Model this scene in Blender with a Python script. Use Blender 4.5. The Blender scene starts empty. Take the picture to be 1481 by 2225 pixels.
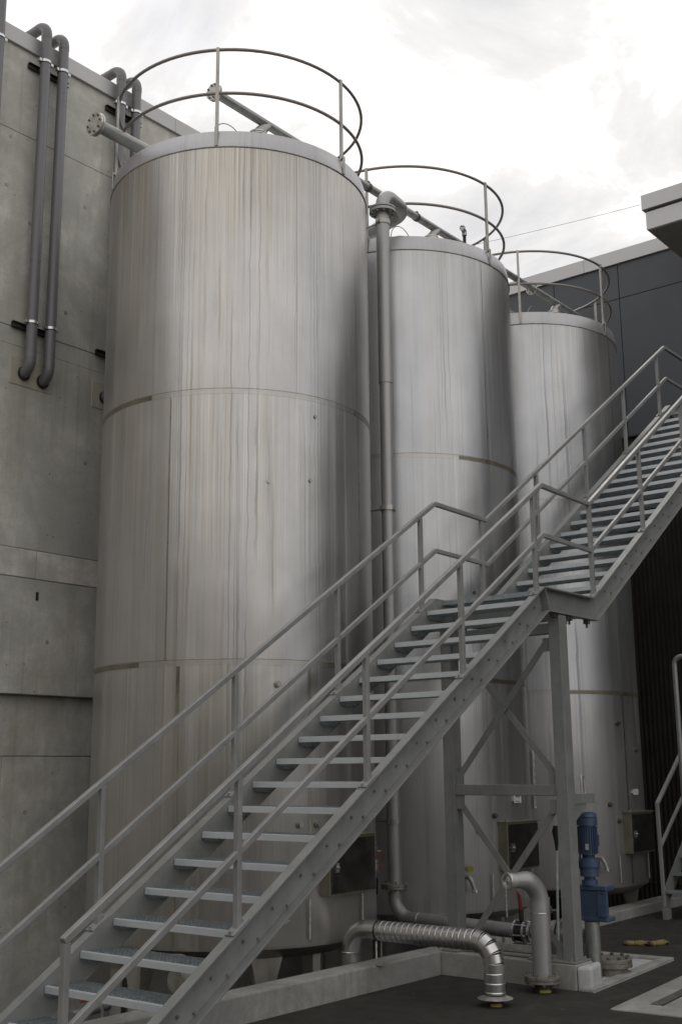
import bpy, bmesh, math, random
from mathutils import Vector, Matrix
random.seed(7)
R = math.radians
PI = math.pi
SC = bpy.context.scene
COL = SC.collection

# ------------------------------------------------------------------ camera
cam_d = bpy.data.cameras.new('camera'); cam = bpy.data.objects.new('camera', cam_d); COL.objects.link(cam)
cr = Vector((0.6242, -0.7811, -0.0089)).normalized()
yaw, pitch, roll = R(38.6268), R(12.4408), R(-0.5236)
F = Vector((math.cos(yaw)*math.cos(pitch), math.sin(yaw)*math.cos(pitch), math.sin(pitch)))
Rt = Vector((math.sin(yaw), -math.cos(yaw), 0)); U0 = Rt.cross(F)
rr = math.cos(roll)*Rt + math.sin(roll)*U0
uu = -math.sin(roll)*Rt + math.cos(roll)*U0
cam.matrix_world = Matrix(((rr.x, uu.x, -F.x, 0), (rr.y, uu.y, -F.y, 0), (rr.z, uu.z, -F.z, 1.8), (0, 0, 0, 1)))
cam_d.sensor_fit = 'VERTICAL'; cam_d.sensor_height = 36; cam_d.sensor_width = 24
cam_d.lens = 2525.21/2225*36
cam_d.clip_end = 1000; cam_d.clip_start = 0.05
SC.camera = cam

# ------------------------------------------------------------------ world
SUN_AZ, SUN_EL = R(52), R(48)
w = bpy.data.worlds.new('World'); SC.world = w; w.use_nodes = True
nt = w.node_tree; nt.nodes.clear()
def wn(t, **k):
    n = nt.nodes.new(t)
    for a, b in k.items(): setattr(n, a, b)
    return n
out = wn('ShaderNodeOutputWorld')
sky = wn('ShaderNodeTexSky', sky_type='NISHITA', sun_disc=False, sun_elevation=SUN_EL, sun_rotation=PI/2-SUN_AZ)
bg1 = wn('ShaderNodeBackground'); bg1.inputs[1].default_value = 0.12
nt.links.new(sky.outputs[0], bg1.inputs[0])
tc = wn('ShaderNodeTexCoord'); sep = wn('ShaderNodeSeparateXYZ'); nt.links.new(tc.outputs['Generated'], sep.inputs[0])
zz = wn('ShaderNodeMath', operation='MAXIMUM'); nt.links.new(sep.outputs[2], zz.inputs[0]); zz.inputs[1].default_value = 0.0
za = wn('ShaderNodeMath', operation='ADD'); nt.links.new(zz.outputs[0], za.inputs[0]); za.inputs[1].default_value = 0.25
dx = wn('ShaderNodeMath', operation='DIVIDE'); nt.links.new(sep.outputs[0], dx.inputs[0]); nt.links.new(za.outputs[0], dx.inputs[1])
dy = wn('ShaderNodeMath', operation='DIVIDE'); nt.links.new(sep.outputs[1], dy.inputs[0]); nt.links.new(za.outputs[0], dy.inputs[1])
cb = wn('ShaderNodeCombineXYZ'); nt.links.new(dx.outputs[0], cb.inputs[0]); nt.links.new(dy.outputs[0], cb.inputs[1])
n1 = wn('ShaderNodeTexNoise'); n1.inputs['Scale'].default_value = 3.6; n1.inputs['Detail'].default_value = 9; n1.inputs['Roughness'].default_value = .62; n1.inputs['Distortion'].default_value = .5
nt.links.new(cb.outputs[0], n1.inputs['Vector'])
cr1 = wn('ShaderNodeValToRGB')
e = cr1.color_ramp.elements
e[0].position = .33; e[0].color = (.77, .77, .79, 1)
em = cr1.color_ramp.elements.new(.49); em.color = (.955, .94, .925, 1)
cr1.color_ramp.elements[2].position = .64; cr1.color_ramp.elements[2].color = (1.42, 1.40, 1.38, 1)
nt.links.new(n1.outputs[0], cr1.inputs[0])
bg2 = wn('ShaderNodeBackground'); bg2.inputs[1].default_value = 1.0
nt.links.new(cr1.outputs[0], bg2.inputs[0])
n2 = wn('ShaderNodeTexNoise'); n2.inputs['Scale'].default_value = 1.3; n2.inputs['Detail'].default_value = 7; n2.inputs['Roughness'].default_value = .6
mp = wn('ShaderNodeMapping'); mp.inputs['Location'].default_value = (5.3, 2.1, 0)
nt.links.new(cb.outputs[0], mp.inputs[0]); nt.links.new(mp.outputs[0], n2.inputs['Vector'])
cr2 = wn('ShaderNodeValToRGB'); e = cr2.color_ramp.elements
e[0].position = .30; e[0].color = (.35, .35, .35, 1); e[1].position = .47; e[1].color = (1, 1, 1, 1)
nt.links.new(n2.outputs[0], cr2.inputs[0])
mx = wn('ShaderNodeMixShader')
nt.links.new(cr2.outputs[0], mx.inputs[0]); nt.links.new(bg1.outputs[0], mx.inputs[1]); nt.links.new(bg2.outputs[0], mx.inputs[2])
nt.links.new(mx.outputs[0], out.inputs[0])

sl = bpy.data.lights.new('sun', 'SUN'); so = bpy.data.objects.new('sun', sl); COL.objects.link(so)
sl.energy = 0.6; sl.angle = R(24); sl.color = (1, .95, .86)
sd = Vector((math.cos(SUN_AZ)*math.cos(SUN_EL), math.sin(SUN_AZ)*math.cos(SUN_EL), math.sin(SUN_EL)))
so.rotation_euler = sd.to_track_quat('Z', 'Y').to_euler(); so.location = sd*60
SC.view_settings.view_transform = 'Standard'; SC.view_settings.look = 'None'
SC.view_settings.gamma = 1; SC.view_settings.exposure = 0.0; SC.view_settings.use_curve_mapping = False

# ------------------------------------------------------------------ materials
class N:
    def __init__(s, name):
        s.m = bpy.data.materials.new(name); s.m.use_nodes = True; s.t = s.m.node_tree
        s.b = s.t.nodes['Principled BSDF']; s.o = s.t.nodes['Material Output']
    def n(s, t, **k):
        x = s.t.nodes.new(t)
        for a, b in k.items(): setattr(x, a, b)
        return x
    def l(s, a, b): s.t.links.new(a, b)
    def set(s, x, v):
        if hasattr(v, 'is_output'): s.l(v, x)
        else: x.default_value = v
    def math(s, op, a, b=0.0, c=0.0, clamp=False):
        x = s.n('ShaderNodeMath', operation=op, use_clamp=clamp); s.set(x.inputs[0], a); s.set(x.inputs[1], b); s.set(x.inputs[2], c); return x.outputs[0]
    def mix(s, f, a, b, mode='MIX'):
        x = s.n('ShaderNodeMix', data_type='RGBA', blend_type=mode); s.set(x.inputs[0], f)
        for i, v in ((6, a), (7, b)):
            if hasattr(v, 'is_output'): s.l(v, x.inputs[i])
            else: x.inputs[i].default_value = (*v, 1) if len(v) == 3 else v
        return x.outputs[2]
    def noise(s, vec, sc, det=4, rough=.55, dist=0.0, out=0):
        x = s.n('ShaderNodeTexNoise'); x.inputs['Scale'].default_value = sc; x.inputs['Detail'].default_value = det
        x.inputs['Roughness'].default_value = rough; x.inputs['Distortion'].default_value = dist; s.l(vec, x.inputs['Vector']); return x.outputs[out]
    def obj(s): return s.n('ShaderNodeTexCoord').outputs['Object']
    def geo(s): return s.n('ShaderNodeNewGeometry').outputs['Position']
    def scale(s, v, k):
        x = s.n('ShaderNodeVectorMath', operation='MULTIPLY'); s.l(v, x.inputs[0]); x.inputs[1].default_value = k; return x.outputs[0]
    def ramp(s, f, *st):
        x = s.n('ShaderNodeMapRange'); s.set(x.inputs[0], f)
        x.inputs[1].default_value, x.inputs[2].default_value, x.inputs[3].default_value, x.inputs[4].default_value = st
        return x.outputs[0]
    def bump(s, h, st=.3, d=.01):
        x = s.n('ShaderNodeBump'); x.inputs['Strength'].default_value = st; x.inputs['Distance'].default_value = d; s.l(h, x.inputs['Height']); s.l(x.outputs[0], s.b.inputs['Normal'])
    def fin(s, col=None, rough=None, metal=None, spec=None):
        for nme, v in (('Base Color', col), ('Roughness', rough), ('Metallic', metal), ('Specular IOR Level', spec)):
            if v is None: continue
            if isinstance(v, tuple) and len(v) == 3: v = (*v, 1)
            s.set(s.b.inputs[nme], v)
        return s.m

def simple(name, col, rough=.5, metal=0., var=.25, sc=9, bump=.0, spec=.5, rv=.12, stretch=(1, 1, 1)):
    a = N(name); p = a.scale(a.geo(), stretch)
    f = a.noise(p, sc, 5, .6); g = a.noise(p, sc*.23, 3, .6)
    dark = tuple(c*(1-var) for c in col); lite = tuple(min(1, c*(1+var)) for c in col)
    c = a.mix(a.ramp(f, .3, .7, 0, 1), dark, lite); c = a.mix(a.ramp(g, .35, .7, 0, .5), c, dark)
    rg = a.ramp(f, .3, .7, max(0, rough-rv), min(1, rough+rv))
    if bump: a.bump(a.noise(p, sc*3, 4), bump, .004)
    return a.fin(c, rg, metal, spec)

def steel_tank(name, lo, hi, stain=1.0, metal=.82, rough=.36, side=None):
    a = N(name); o = a.obj(); sp = a.n('ShaderNodeSeparateXYZ'); a.l(o, sp.inputs[0])
    oi = a.n('ShaderNodeObjectInfo'); sl_ = a.n('ShaderNodeSeparateXYZ'); a.l(oi.outputs['Location'], sl_.inputs[0])
    ang = a.math('ARCTAN2', sp.outputs[1], sp.outputs[0])
    uoff = a.math('MULTIPLY', sl_.outputs[0], 3.7)
    u = a.math('MULTIPLY_ADD', ang, 1.35, uoff)
    gz = a.n('ShaderNodeSeparateXYZ'); a.l(a.geo(), gz.inputs[0]); z = gz.outputs[2]
    def uv(ku, kz):
        cbn = a.n('ShaderNodeCombineXYZ'); a.l(a.math('MULTIPLY', u, ku), cbn.inputs[0]); a.l(a.math('MULTIPLY', z, kz), cbn.inputs[2]); return cbn.outputs[0]
    broad = a.noise(uv(2.4, .07), 1, 4, .6)
    mid = a.noise(uv(12, .14), 1, 5, .65)
    fine = a.noise(uv(52, .42), 1, 4, .7)
    cloud = a.noise(uv(1.1, .8), 1, 5, .6)
    def wavy(ku, kz, wob, thr, g0, g1, seed):
        wv = a.noise(uv(.8+seed, 2.6), 1, 4, .7); uo = a.math('ADD', u, a.math('MULTIPLY', a.math('SUBTRACT', wv, .5), wob))
        cbn = a.n('ShaderNodeCombineXYZ'); a.l(a.math('MULTIPLY', uo, ku), cbn.inputs[0]); cbn.inputs[1].default_value = seed*7; a.l(a.math('MULTIPLY', z, kz), cbn.inputs[2])
        nn = a.noise(cbn.outputs[0], 1, 1, .4); dl = a.math('ABSOLUTE', a.math('SUBTRACT', nn, .5))
        gate = a.noise(uv(3.1+seed, .22+seed*.1), 1, 3, .6)
        return a.math('MULTIPLY', a.ramp(dl, thr*.3, thr, 1, 0), a.ramp(gate, g0, g1, 0, 1))
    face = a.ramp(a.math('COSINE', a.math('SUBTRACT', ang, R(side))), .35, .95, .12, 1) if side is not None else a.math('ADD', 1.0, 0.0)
    line = wavy(11, .03, .060, .017, .49, .57, 0.0)
    line2 = wavy(24, .03, .034, .026, .49, .58, 1.0)
    def one(ku, sd, det=1):
        cbn = a.n('ShaderNodeCombineXYZ'); a.l(a.math('MULTIPLY', u, ku), cbn.inputs[0]); cbn.inputs[1].default_value = sd; return a.noise(cbn.outputs[0], 1, det, .6)
    def below(z1, ln): return a.math('MULTIPLY', a.ramp(z, z1-ln, z1, 0, 1), a.math('LESS_THAN', z, z1))
    bl = a.math('MAXIMUM', below(7.63, 2.4), a.math('MAXIMUM', below(5.17, 2.4), below(2.70, 2.3)))
    def runs(ku, sd, t0, t1):
        ln = one(ku*.6, sd+3); wob = a.noise(uv(ku, .25), 1, 2, .5)
        body = a.ramp(a.math('ADD', one(ku, sd), a.math('MULTIPLY', a.math('SUBTRACT', wob, .5), .25)), t0, t1, 0, 1)
        return a.math('MULTIPLY', body, a.ramp(a.math('ADD', bl, ln), .82, 1.12, 0, 1))
    c = a.mix(a.ramp(mid, .36, .64, .25, .75), lo, hi)
    c = a.mix(a.ramp(cloud, .38, .64, 0, .55), c, tuple(v*.76 for v in lo))
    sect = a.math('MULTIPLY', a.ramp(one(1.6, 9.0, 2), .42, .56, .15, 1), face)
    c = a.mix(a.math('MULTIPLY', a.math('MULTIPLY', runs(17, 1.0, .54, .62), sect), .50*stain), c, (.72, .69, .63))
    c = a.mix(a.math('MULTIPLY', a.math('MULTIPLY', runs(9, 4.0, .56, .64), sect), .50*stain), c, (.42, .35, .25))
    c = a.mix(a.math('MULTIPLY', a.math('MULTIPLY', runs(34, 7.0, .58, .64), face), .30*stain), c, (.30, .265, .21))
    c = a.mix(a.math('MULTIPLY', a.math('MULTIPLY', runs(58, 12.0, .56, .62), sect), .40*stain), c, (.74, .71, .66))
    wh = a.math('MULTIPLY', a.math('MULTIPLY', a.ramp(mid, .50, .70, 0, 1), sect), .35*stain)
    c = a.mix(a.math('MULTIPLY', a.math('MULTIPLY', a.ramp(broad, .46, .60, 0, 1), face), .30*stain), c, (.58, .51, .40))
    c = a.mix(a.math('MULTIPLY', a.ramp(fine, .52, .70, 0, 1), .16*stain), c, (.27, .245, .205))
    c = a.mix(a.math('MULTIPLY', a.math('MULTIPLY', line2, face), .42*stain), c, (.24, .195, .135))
    c = a.mix(a.math('MULTIPLY', line, min(.44, stain*1.6)), c, (.13, .12, .115))
    top = a.math('MULTIPLY', a.ramp(z, 7.62, 6.4, 1, 0), a.ramp(fine, .4, .62, 0, 1))
    c = a.mix(a.math('MULTIPLY', top, .6*stain), c, (.30, .25, .17))
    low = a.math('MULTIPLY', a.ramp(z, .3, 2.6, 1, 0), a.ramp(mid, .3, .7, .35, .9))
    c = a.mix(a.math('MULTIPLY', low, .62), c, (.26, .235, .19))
    rg = a.math('ADD', a.ramp(mid, .3, .7, rough-.05, rough+.07), a.math('MULTIPLY', wh, .22))
    mt = a.math('SUBTRACT', metal, a.math('MULTIPLY', a.math('ADD', a.math('ADD', line, line2), a.math('ADD', wh, low)), .30), clamp=True)
    h = a.math('ADD', a.noise(uv(.9, .8), 1, 2, .5), a.math('MULTIPLY', fine, .0025))
    a.bump(h, .6, .03)
    return a.fin(c, rg, mt, .5)

M = {}
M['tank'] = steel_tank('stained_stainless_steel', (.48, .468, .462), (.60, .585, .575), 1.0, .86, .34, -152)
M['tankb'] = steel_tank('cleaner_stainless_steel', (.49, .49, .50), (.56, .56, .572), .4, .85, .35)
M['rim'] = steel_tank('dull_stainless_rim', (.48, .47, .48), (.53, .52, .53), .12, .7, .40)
M['weld'] = steel_tank('weld_band_steel', (.46, .445, .42), (.54, .52, .50), .5, .88, .34)
M['seam'] = simple('vertical_weld', (.36, .325, .27), .32, .85, .3, 10, stretch=(1, 1, .15))
M['seam_pale'] = simple('pale_weld', (.55, .53, .49), .34, .8, .2, 10, stretch=(1, 1, .15))
M['dark_reflection'] = simple('dark_reflection_steel', (.225, .20, .155), .38, .6, .35, 9)  # brown colour painted in for the weld bands' darker reflections
M['stain'] = simple('tarnished_stainless', (.42, .40, .36), .4, .8, .3, 12)
M['pipe'] = simple('stainless_pipe', (.40, .395, .385), .46, .6, .14, 7, stretch=(1, 1, .3))
M['pipegrey'] = simple('weathered_pipe', (.34, .35, .33), .45, .7, .25, 8)
M['flange'] = simple('flange_steel', (.60, .58, .54), .42, .75, .3, 20)
M['rustflange'] = simple('dull_brown_steel', (.27, .245, .21), .55, .5, .4, 30, .3)
M['bolt'] = simple('bolt_steel', (.16, .145, .13), .5, .6, .4, 30)
M['zinc'] = simple('zinc_bolt', (.34, .30, .25), .45, .6, .4, 40)
M['duct'] = simple('galvanised_duct', (.60, .58, .57), .29, .92, .10, 5, rv=.03)
M['paint'] = simple('grey_paint', (.252, .256, .248), .42, .15, .12, 5, .08, rv=.08)
M['rail'] = simple('grey_rail_paint', (.295, .295, .288), .34, .3, .10, 6, rv=.06)
M['hoop'] = simple('oxidised_hoop', (.27, .245, .225), .45, .6, .15, 2.5)
M['post'] = simple('flat_bar_post', (.42, .395, .365), .45, .6, .3, 12)
M['galv'] = simple('galvanised_grating', (.36, .40, .415), .42, .6, .25, 30)
M['nose'] = simple('bright_galvanised_nosing', (.68, .71, .73), .38, .45, .04, 12, rv=.02)
M['pvc'] = simple('grey_plastic_pipe', (.165, .16, .162), .36, 0, .10, 3)
M['rubber'] = simple('black_rubber', (.02, .02, .02), .6, 0, .3, 20)
M['clamp'] = simple('bright_clamp', (.7, .7, .7), .28, .9, .15, 30)
M['darksteel'] = simple('dark_channel', (.06, .055, .05), .5, .3, .3, 20)
M['blue'] = simple('blue_machine_paint', (.056, .086, .148), .42, .0, .18, 16, .1)
M['bluedark'] = simple('dark_blue_recess', (.03, .05, .09), .6, .0, .2, 16)
M['cabinet'] = simple('cabinet_side', (.26, .245, .185), .42, .55, .15, 8)
M['door'] = simple('polished_door', (.20, .19, .17), .16, .9, .2, 4)
M['white'] = simple('white_enamel', (.7, .7, .68), .4, 0, .1, 20)
M['black'] = simple('black_print', (.02, .02, .02), .6, 0, .1, 20)
M['yellow'] = simple('yellow_tag', (.30, .25, .03), .5, 0, .15, 20)
M['red'] = simple('red_lever', (.24, .04, .02), .4, 0, .15, 20)
M['glove'] = simple('tan_glove', (.25, .19, .075), .85, 0, .35, 60, .5)
M['glovedark'] = simple('dirty_glove', (.10, .085, .06), .85, 0, .4, 60, .5)
M['cladding'] = simple('anthracite_panel', (.068, .072, .080), .5, 0.0, .08, 2.5, spec=.4)
M['corrug'] = simple('dark_corrugated', (.024, .022, .019), .6, 0, .25, 4, spec=.3)
M['coping'] = simple('light_metal_coping', (.50, .485, .475), .45, .35, .06, 2, spec=.4)
M['soffit'] = simple('dark_soffit', (.34, .33, .29), .6, 0, .15, 4)
M['unseen_facade'] = simple('unseen_brown_grey_facade', (.32, .30, .27), .7, 0, .15, 1)
M['cable'] = simple('grey_cable', (.30, .30, .30), .6, 0, .1, 4)

def concrete(name, base, stain=(.16, .135, .10), wet=.0, holes=True, sc=1.0, pock=.5):
    a = N(name); p = a.geo()
    big = a.noise(p, .95*sc, 7, .66, .6); md = a.noise(p, 4.2*sc, 6, .68, .3); fn = a.noise(p, 38*sc, 4, .7)
    st = a.noise(a.scale(p, (2.2, 2.2, .28)), 1.0*sc, 5, .6)
    c = a.mix(a.ramp(big, .38, .62, 0, 1), tuple(v*.72 for v in base), tuple(v*1.14 for v in base))
    c = a.mix(a.ramp(md, .38, .66, 0, .65), c, tuple(v*.68 for v in base))
    c = a.mix(a.math('MULTIPLY', a.ramp(st, .50, .72, 0, 1), .45), c, stain)
    pale = a.noise(a.scale(p, (1, 1, .5)), 1.4*sc, 5, .7, .8)
    c = a.mix(a.ramp(pale, .60, .72, 0, .35), c, tuple(min(1, v*1.5) for v in base))
    c = a.mix(a.ramp(fn, .3, .75, 0, .28), c, tuple(v*.55 for v in base))
    dr_ = a.noise(a.scale(p, (14, 14, .35)), 1.0, 4, .6); gt = a.noise(a.scale(p, (1.2, 1.2, .6)), 1.0, 3)
    c = a.mix(a.math('MULTIPLY', a.math('MULTIPLY', a.ramp(dr_, .54, .66, 0, 1), a.ramp(gt, .48, .6, 0, 1)), .30), c, stain)
    h = a.math('ADD', a.math('MULTIPLY', fn, .4), md)
    if holes:
        v2 = a.n('ShaderNodeTexVoronoi'); v2.inputs['Scale'].default_value = 24*sc; a.l(p, v2.inputs['Vector'])
        d2 = a.math('MULTIPLY', a.ramp(v2.outputs[0], .08, .14, 1, 0), a.ramp(a.noise(p, 1.3*sc, 3), .50, .60, 0, 1))
        c = a.mix(a.math('MULTIPLY', d2, .55), c, tuple(v*.32 for v in base))
        vo = a.n('ShaderNodeTexVoronoi'); vo.inputs['Scale'].default_value = 9*sc; a.l(p, vo.inputs['Vector'])
        gate = a.noise(p, 2.1*sc, 2); dot = a.math('MULTIPLY', a.ramp(vo.outputs[0], .06, .11, 1, 0), a.ramp(gate, pock, pock+.06, 0, 1))
        c = a.mix(a.math('MULTIPLY', dot, .8), c, tuple(v*.28 for v in base))
        h = a.math('SUBTRACT', h, dot)
    a.bump(h, .35, .006)
    return a.fin(c, a.ramp(md, .3, .7, .72, .92), 0., .3)
M['wall'] = concrete('cast_concrete_wall', (.62, .60, .548), (.28, .245, .18))
M['wallpale'] = concrete('patched_pale_concrete', (.72, .69, .64), (.36, .33, .26), sc=1.6, pock=.44)
M['patch'] = concrete('beige_mortar', (.60, .56, .46), holes=False)
M['kerb'] = concrete('kerb_concrete', (.40, .395, .375), (.20, .17, .12), sc=1.8, pock=.52)
M['pad'] = concrete('pale_pad_concrete', (.60, .60, .60), (.35, .33, .30), sc=2.2, pock=.56)
M['leg'] = simple('leg_steel', (.50, .47, .42), .5, .5, .25, 10, stretch=(1, 1, .3))

def painted(name, col, rough):
    a = N(name); p = a.geo(); f = a.noise(p, 6, 6, .7, .4); g = a.noise(p, 1.1, 4, .6); h_ = a.noise(p, 46, 3, .7); st = a.noise(a.scale(p, (9, 9, .9)), 1, 4, .6)
    c = a.mix(a.ramp(f, .35, .65, 0, 1), tuple(v*.88 for v in col), tuple(v*1.08 for v in col))
    c = a.mix(a.ramp(st, .52, .70, 0, .35), c, tuple(v*.66*k for v, k in zip(col, (1.05, 1, .92))))
    c = a.mix(a.ramp(g, .52, .68, 0, .35), c, tuple(min(1, v*1.32) for v in col))
    c = a.mix(a.ramp(h_, .68, .74, 0, .5), c, tuple(v*.45 for v in col))
    a.bump(a.noise(p, 22, 3), .12, .003)
    return a.fin(c, a.ramp(f, .3, .7, rough-.08, rough+.12), .15, .5)
M['paint'] = painted('grey_paint_weathered', (.252, .256, .248), .42)
M['rail'] = painted('grey_rail_paint_weathered', (.295, .295, .288), .36)
a = N('asphalt'); p = a.geo()
fn = a.noise(p, 140, 3, .8); md = a.noise(p, 5, 5, .65); bg = a.noise(p, .7, 4, .6)
vo = a.n('ShaderNodeTexVoronoi'); vo.inputs['Scale'].default_value = 210; a.l(p, vo.inputs['Vector'])
c = a.mix(a.ramp(fn, .3, .72, 0, 1), (.016, .0145, .012), (.066, .060, .050))
c = a.mix(a.ramp(md, .42, .7, 0, .6), c, (.026, .024, .021))
c = a.mix(a.ramp(bg, .55, .72, 0, .35), c, (.085, .08, .07))
st2 = a.n('ShaderNodeTexVoronoi'); st2.inputs['Scale'].default_value = 62; a.l(p, st2.inputs['Vector'])
c = a.mix(a.math('MULTIPLY', a.ramp(st2.outputs[0], .10, .32, 1, 0), a.ramp(a.noise(p, 30, 2), .45, .6, 0, .6)), c, (.115, .11, .098))
du = a.noise(p, 1.6, 6, .7, 1.0); c = a.mix(a.ramp(du, .54, .68, 0, .4), c, (.10, .092, .078))
sp = a.noise(p, 11, 2, .5); c = a.mix(a.ramp(sp, .735, .76, 0, .75), c, (.20, .19, .16))
a.bump(a.math('ADD', fn, a.math('MULTIPLY', vo.outputs[0], -.6)), .7, .006)
M['asphalt'] = a.fin(c, a.ramp(md, .3, .7, .62, .85), 0., .4)

# ------------------------------------------------------------------ mesh builder
class B:
    def __init__(s): s.v = []; s.f = []; s.mi = []; s.cur = 0
    def add(s, vs, fs, T=None):
        o = len(s.v)
        for q in vs:
            q = Vector(q)
            if T is not None: q = T @ q
            s.v.append(q)
        for f_ in fs: s.f.append([i+o for i in f_]); s.mi.append(s.cur)
        return s
    def box(s, a, b, T=None):
        x0, y0, z0 = a; x1, y1, z1 = b
        return s.add([(x0, y0, z0), (x1, y0, z0), (x1, y1, z0), (x0, y1, z0), (x0, y0, z1), (x1, y0, z1), (x1, y1, z1), (x0, y1, z1)],
                     [(0, 3, 2, 1), (4, 5, 6, 7), (0, 1, 5, 4), (1, 2, 6, 5), (2, 3, 7, 6), (3, 0, 4, 7)], T)
    def bar(s, p, q, w_, h_, up=(0, 0, 1), ext=0.0):
        p = Vector(p); q = Vector(q); d = (q-p).normalized(); p = p-d*ext; q = q+d*ext
        up = Vector(up)
        if abs(d.dot(up)) > .999: up = Vector((0, 1, 0))
        sx = d.cross(up).normalized(); sz = sx.cross(d)
        vs = []
        for c_ in (p, q):
            for i, j in ((-1, -1), (1, -1), (1, 1), (-1, 1)): vs.append(c_+sx*(i*w_/2)+sz*(j*h_/2))
        return s.add(vs, [(3, 2, 1, 0), (4, 5, 6, 7), (0, 1, 5, 4), (1, 2, 6, 5), (2, 3, 7, 6), (3, 0, 4, 7)])
    def tube(s, pts, r, seg=16, cap=True, closed=False):
        pts = [Vector(p) for p in pts]; n = len(pts)
        rs = r if isinstance(r, (list, tuple)) else [r]*n
        tans = []
        for i in range(n):
            if closed: t = pts[(i+1) % n]-pts[i-1]
            elif i == 0: t = pts[1]-pts[0]
            elif i == n-1: t = pts[-1]-pts[-2]
            else:
                t = (pts[i+1]-pts[i]).normalized()+(pts[i]-pts[i-1]).normalized()
                if t.length < 1e-6: t = pts[i+1]-pts[i]
            tans.append(t.normalized())
        nrm = tans[0].orthogonal().normalized(); vs = []
        for i in range(n):
            nrm = (nrm-tans[i]*nrm.dot(tans[i])).normalized(); bi = tans[i].cross(nrm)
            for k in range(seg):
                a_ = 2*PI*k/seg; vs.append(pts[i]+(nrm*math.cos(a_)+bi*math.sin(a_))*rs[i])
        fs = []
        m_ = n if closed else n-1
        for i in range(m_):
            j = (i+1) % n
            for k in range(seg):
                l_ = (k+1) % seg; fs.append((i*seg+k, i*seg+l_, j*seg+l_, j*seg+k))
        if cap and not closed:
            fs.append(tuple(range(seg-1, -1, -1))); fs.append(tuple((n-1)*seg+k for k in range(seg)))
        return s.add(vs, fs)
    def cyl(s, p, q, r, seg=20, r2=None): return s.tube([p, q], [r, r if r2 is None else r2], seg)
    def lathe(s, prof, seg=96, a0=0., a1=2*PI, T=None):
        full = abs(a1-a0-2*PI) < 1e-6; m_ = seg if full else seg+1; vs = []; n = len(prof)
        for k in range(m_):
            a_ = a0+(a1-a0)*k/seg
            for r_, z_ in prof: vs.append((r_*math.cos(a_), r_*math.sin(a_), z_))
        fs = []
        for k in range(seg):
            l_ = (k+1) % m_
            for i in range(n-1): fs.append((k*n+i, l_*n+i, l_*n+i+1, k*n+i+1))
        return s.add(vs, fs, T)
    def prism(s, poly, y0, y1, axis='y', T=None):
        n = len(poly)
        def P(a_, b_, c_): return {'y': (a_, c_, b_), 'x': (c_, a_, b_), 'z': (a_, b_, c_)}[axis]
        vs = [P(a_, b_, y0) for a_, b_ in poly]+[P(a_, b_, y1) for a_, b_ in poly]
        fs = [tuple(range(n)), tuple(range(2*n-1, n-1, -1))]+[(i, (i+1) % n+0, (i+1) % n+n, i+n) for i in range(n)]
        return s.add(vs, [tuple(reversed(f_)) for f_ in fs], T)
    def build(s, name, mat, parent=None, smooth=True, bevel=0., loc=None, ang=35):
        me = bpy.data.meshes.new(name); me.from_pydata([tuple(v) for v in s.v], [], s.f); me.validate()
        for m_ in (mat if isinstance(mat, (list, tuple)) else [mat]): me.materials.append(m_)
        if isinstance(mat, (list, tuple)):
            for pl, i in zip(me.polygons, s.mi): pl.material_index = i
        bm = bmesh.new(); bm.from_mesh(me); bmesh.ops.recalc_face_normals(bm, faces=bm.faces); bm.to_mesh(me); bm.free()
        if smooth:
            for pl in me.polygons: pl.use_smooth = True
            me.set_sharp_from_angle(angle=R(ang))
        o = bpy.data.objects.new(name, me); COL.objects.link(o)
        if parent: o.parent = parent
        if loc is not None: o.location = loc
        if bevel:
            md_ = o.modifiers.new('bevel', 'BEVEL'); md_.width = bevel; md_.segments = 2; md_.limit_method = 'ANGLE'; md_.angle_limit = R(40)
        return o
def thing(name, label, cat, loc=(0, 0, 0), rz=0, group=None):
    o = bpy.data.objects.new(name, None); COL.objects.link(o); o.location = loc; o.rotation_euler = (0, 0, rz)
    o.empty_display_size = .1
    return tag(o, label, cat, group)
def tag(o, label=None, cat=None, group=None, kind=None):
    if label: o['label'] = label
    if cat: o['category'] = cat
    if group: o['group'] = group
    if kind: o['kind'] = kind
    return o
def inst(src, parent, loc, rot=None, name=None, label=None):
    c_ = src.copy(); COL.objects.link(c_); c_.parent = parent; c_.location = loc
    if rot: c_.rotation_euler = rot
    return c_
def bend(pts, rad, n=8):
    pts = [Vector(p) for p in pts]; out_ = [pts[0]]
    for i in range(1, len(pts)-1):
        a_, b_, c_ = pts[i-1], pts[i], pts[i+1]; d1 = (a_-b_).normalized(); d2 = (c_-b_).normalized()
        ang = d1.angle(d2); t = rad/math.tan(ang/2); t = min(t, (a_-b_).length*.98, (c_-b_).length*.98); rd = t*math.tan(ang/2)
        cen = b_+(d1+d2).normalized()*(rd/math.sin(ang/2)); s_ = b_+d1*t; e_ = b_+d2*t
        v1 = (s_-cen); v2 = (e_-cen); th = v1.angle(v2); ax = v1.cross(v2).normalized()
        for k in range(n+1): out_.append(cen+Matrix.Rotation(th*k/n, 3, ax) @ v1)
    out_.append(pts[-1]); return out_
def ring_bolts(b, c, axis, rad, n, br, h, off=0.):
    """hexagonal bolt heads round a flange; c is the face centre"""
    axis = Vector(axis).normalized(); o = axis.orthogonal().normalized(); q = axis.cross(o); c = Vector(c)
    for k in range(n):
        a_ = 2*PI*k/n+off; p_ = c+(o*math.cos(a_)+q*math.sin(a_))*rad
        b.tube([p_-axis*h*.3, p_+axis*h], br, 6)
    return b

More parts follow.
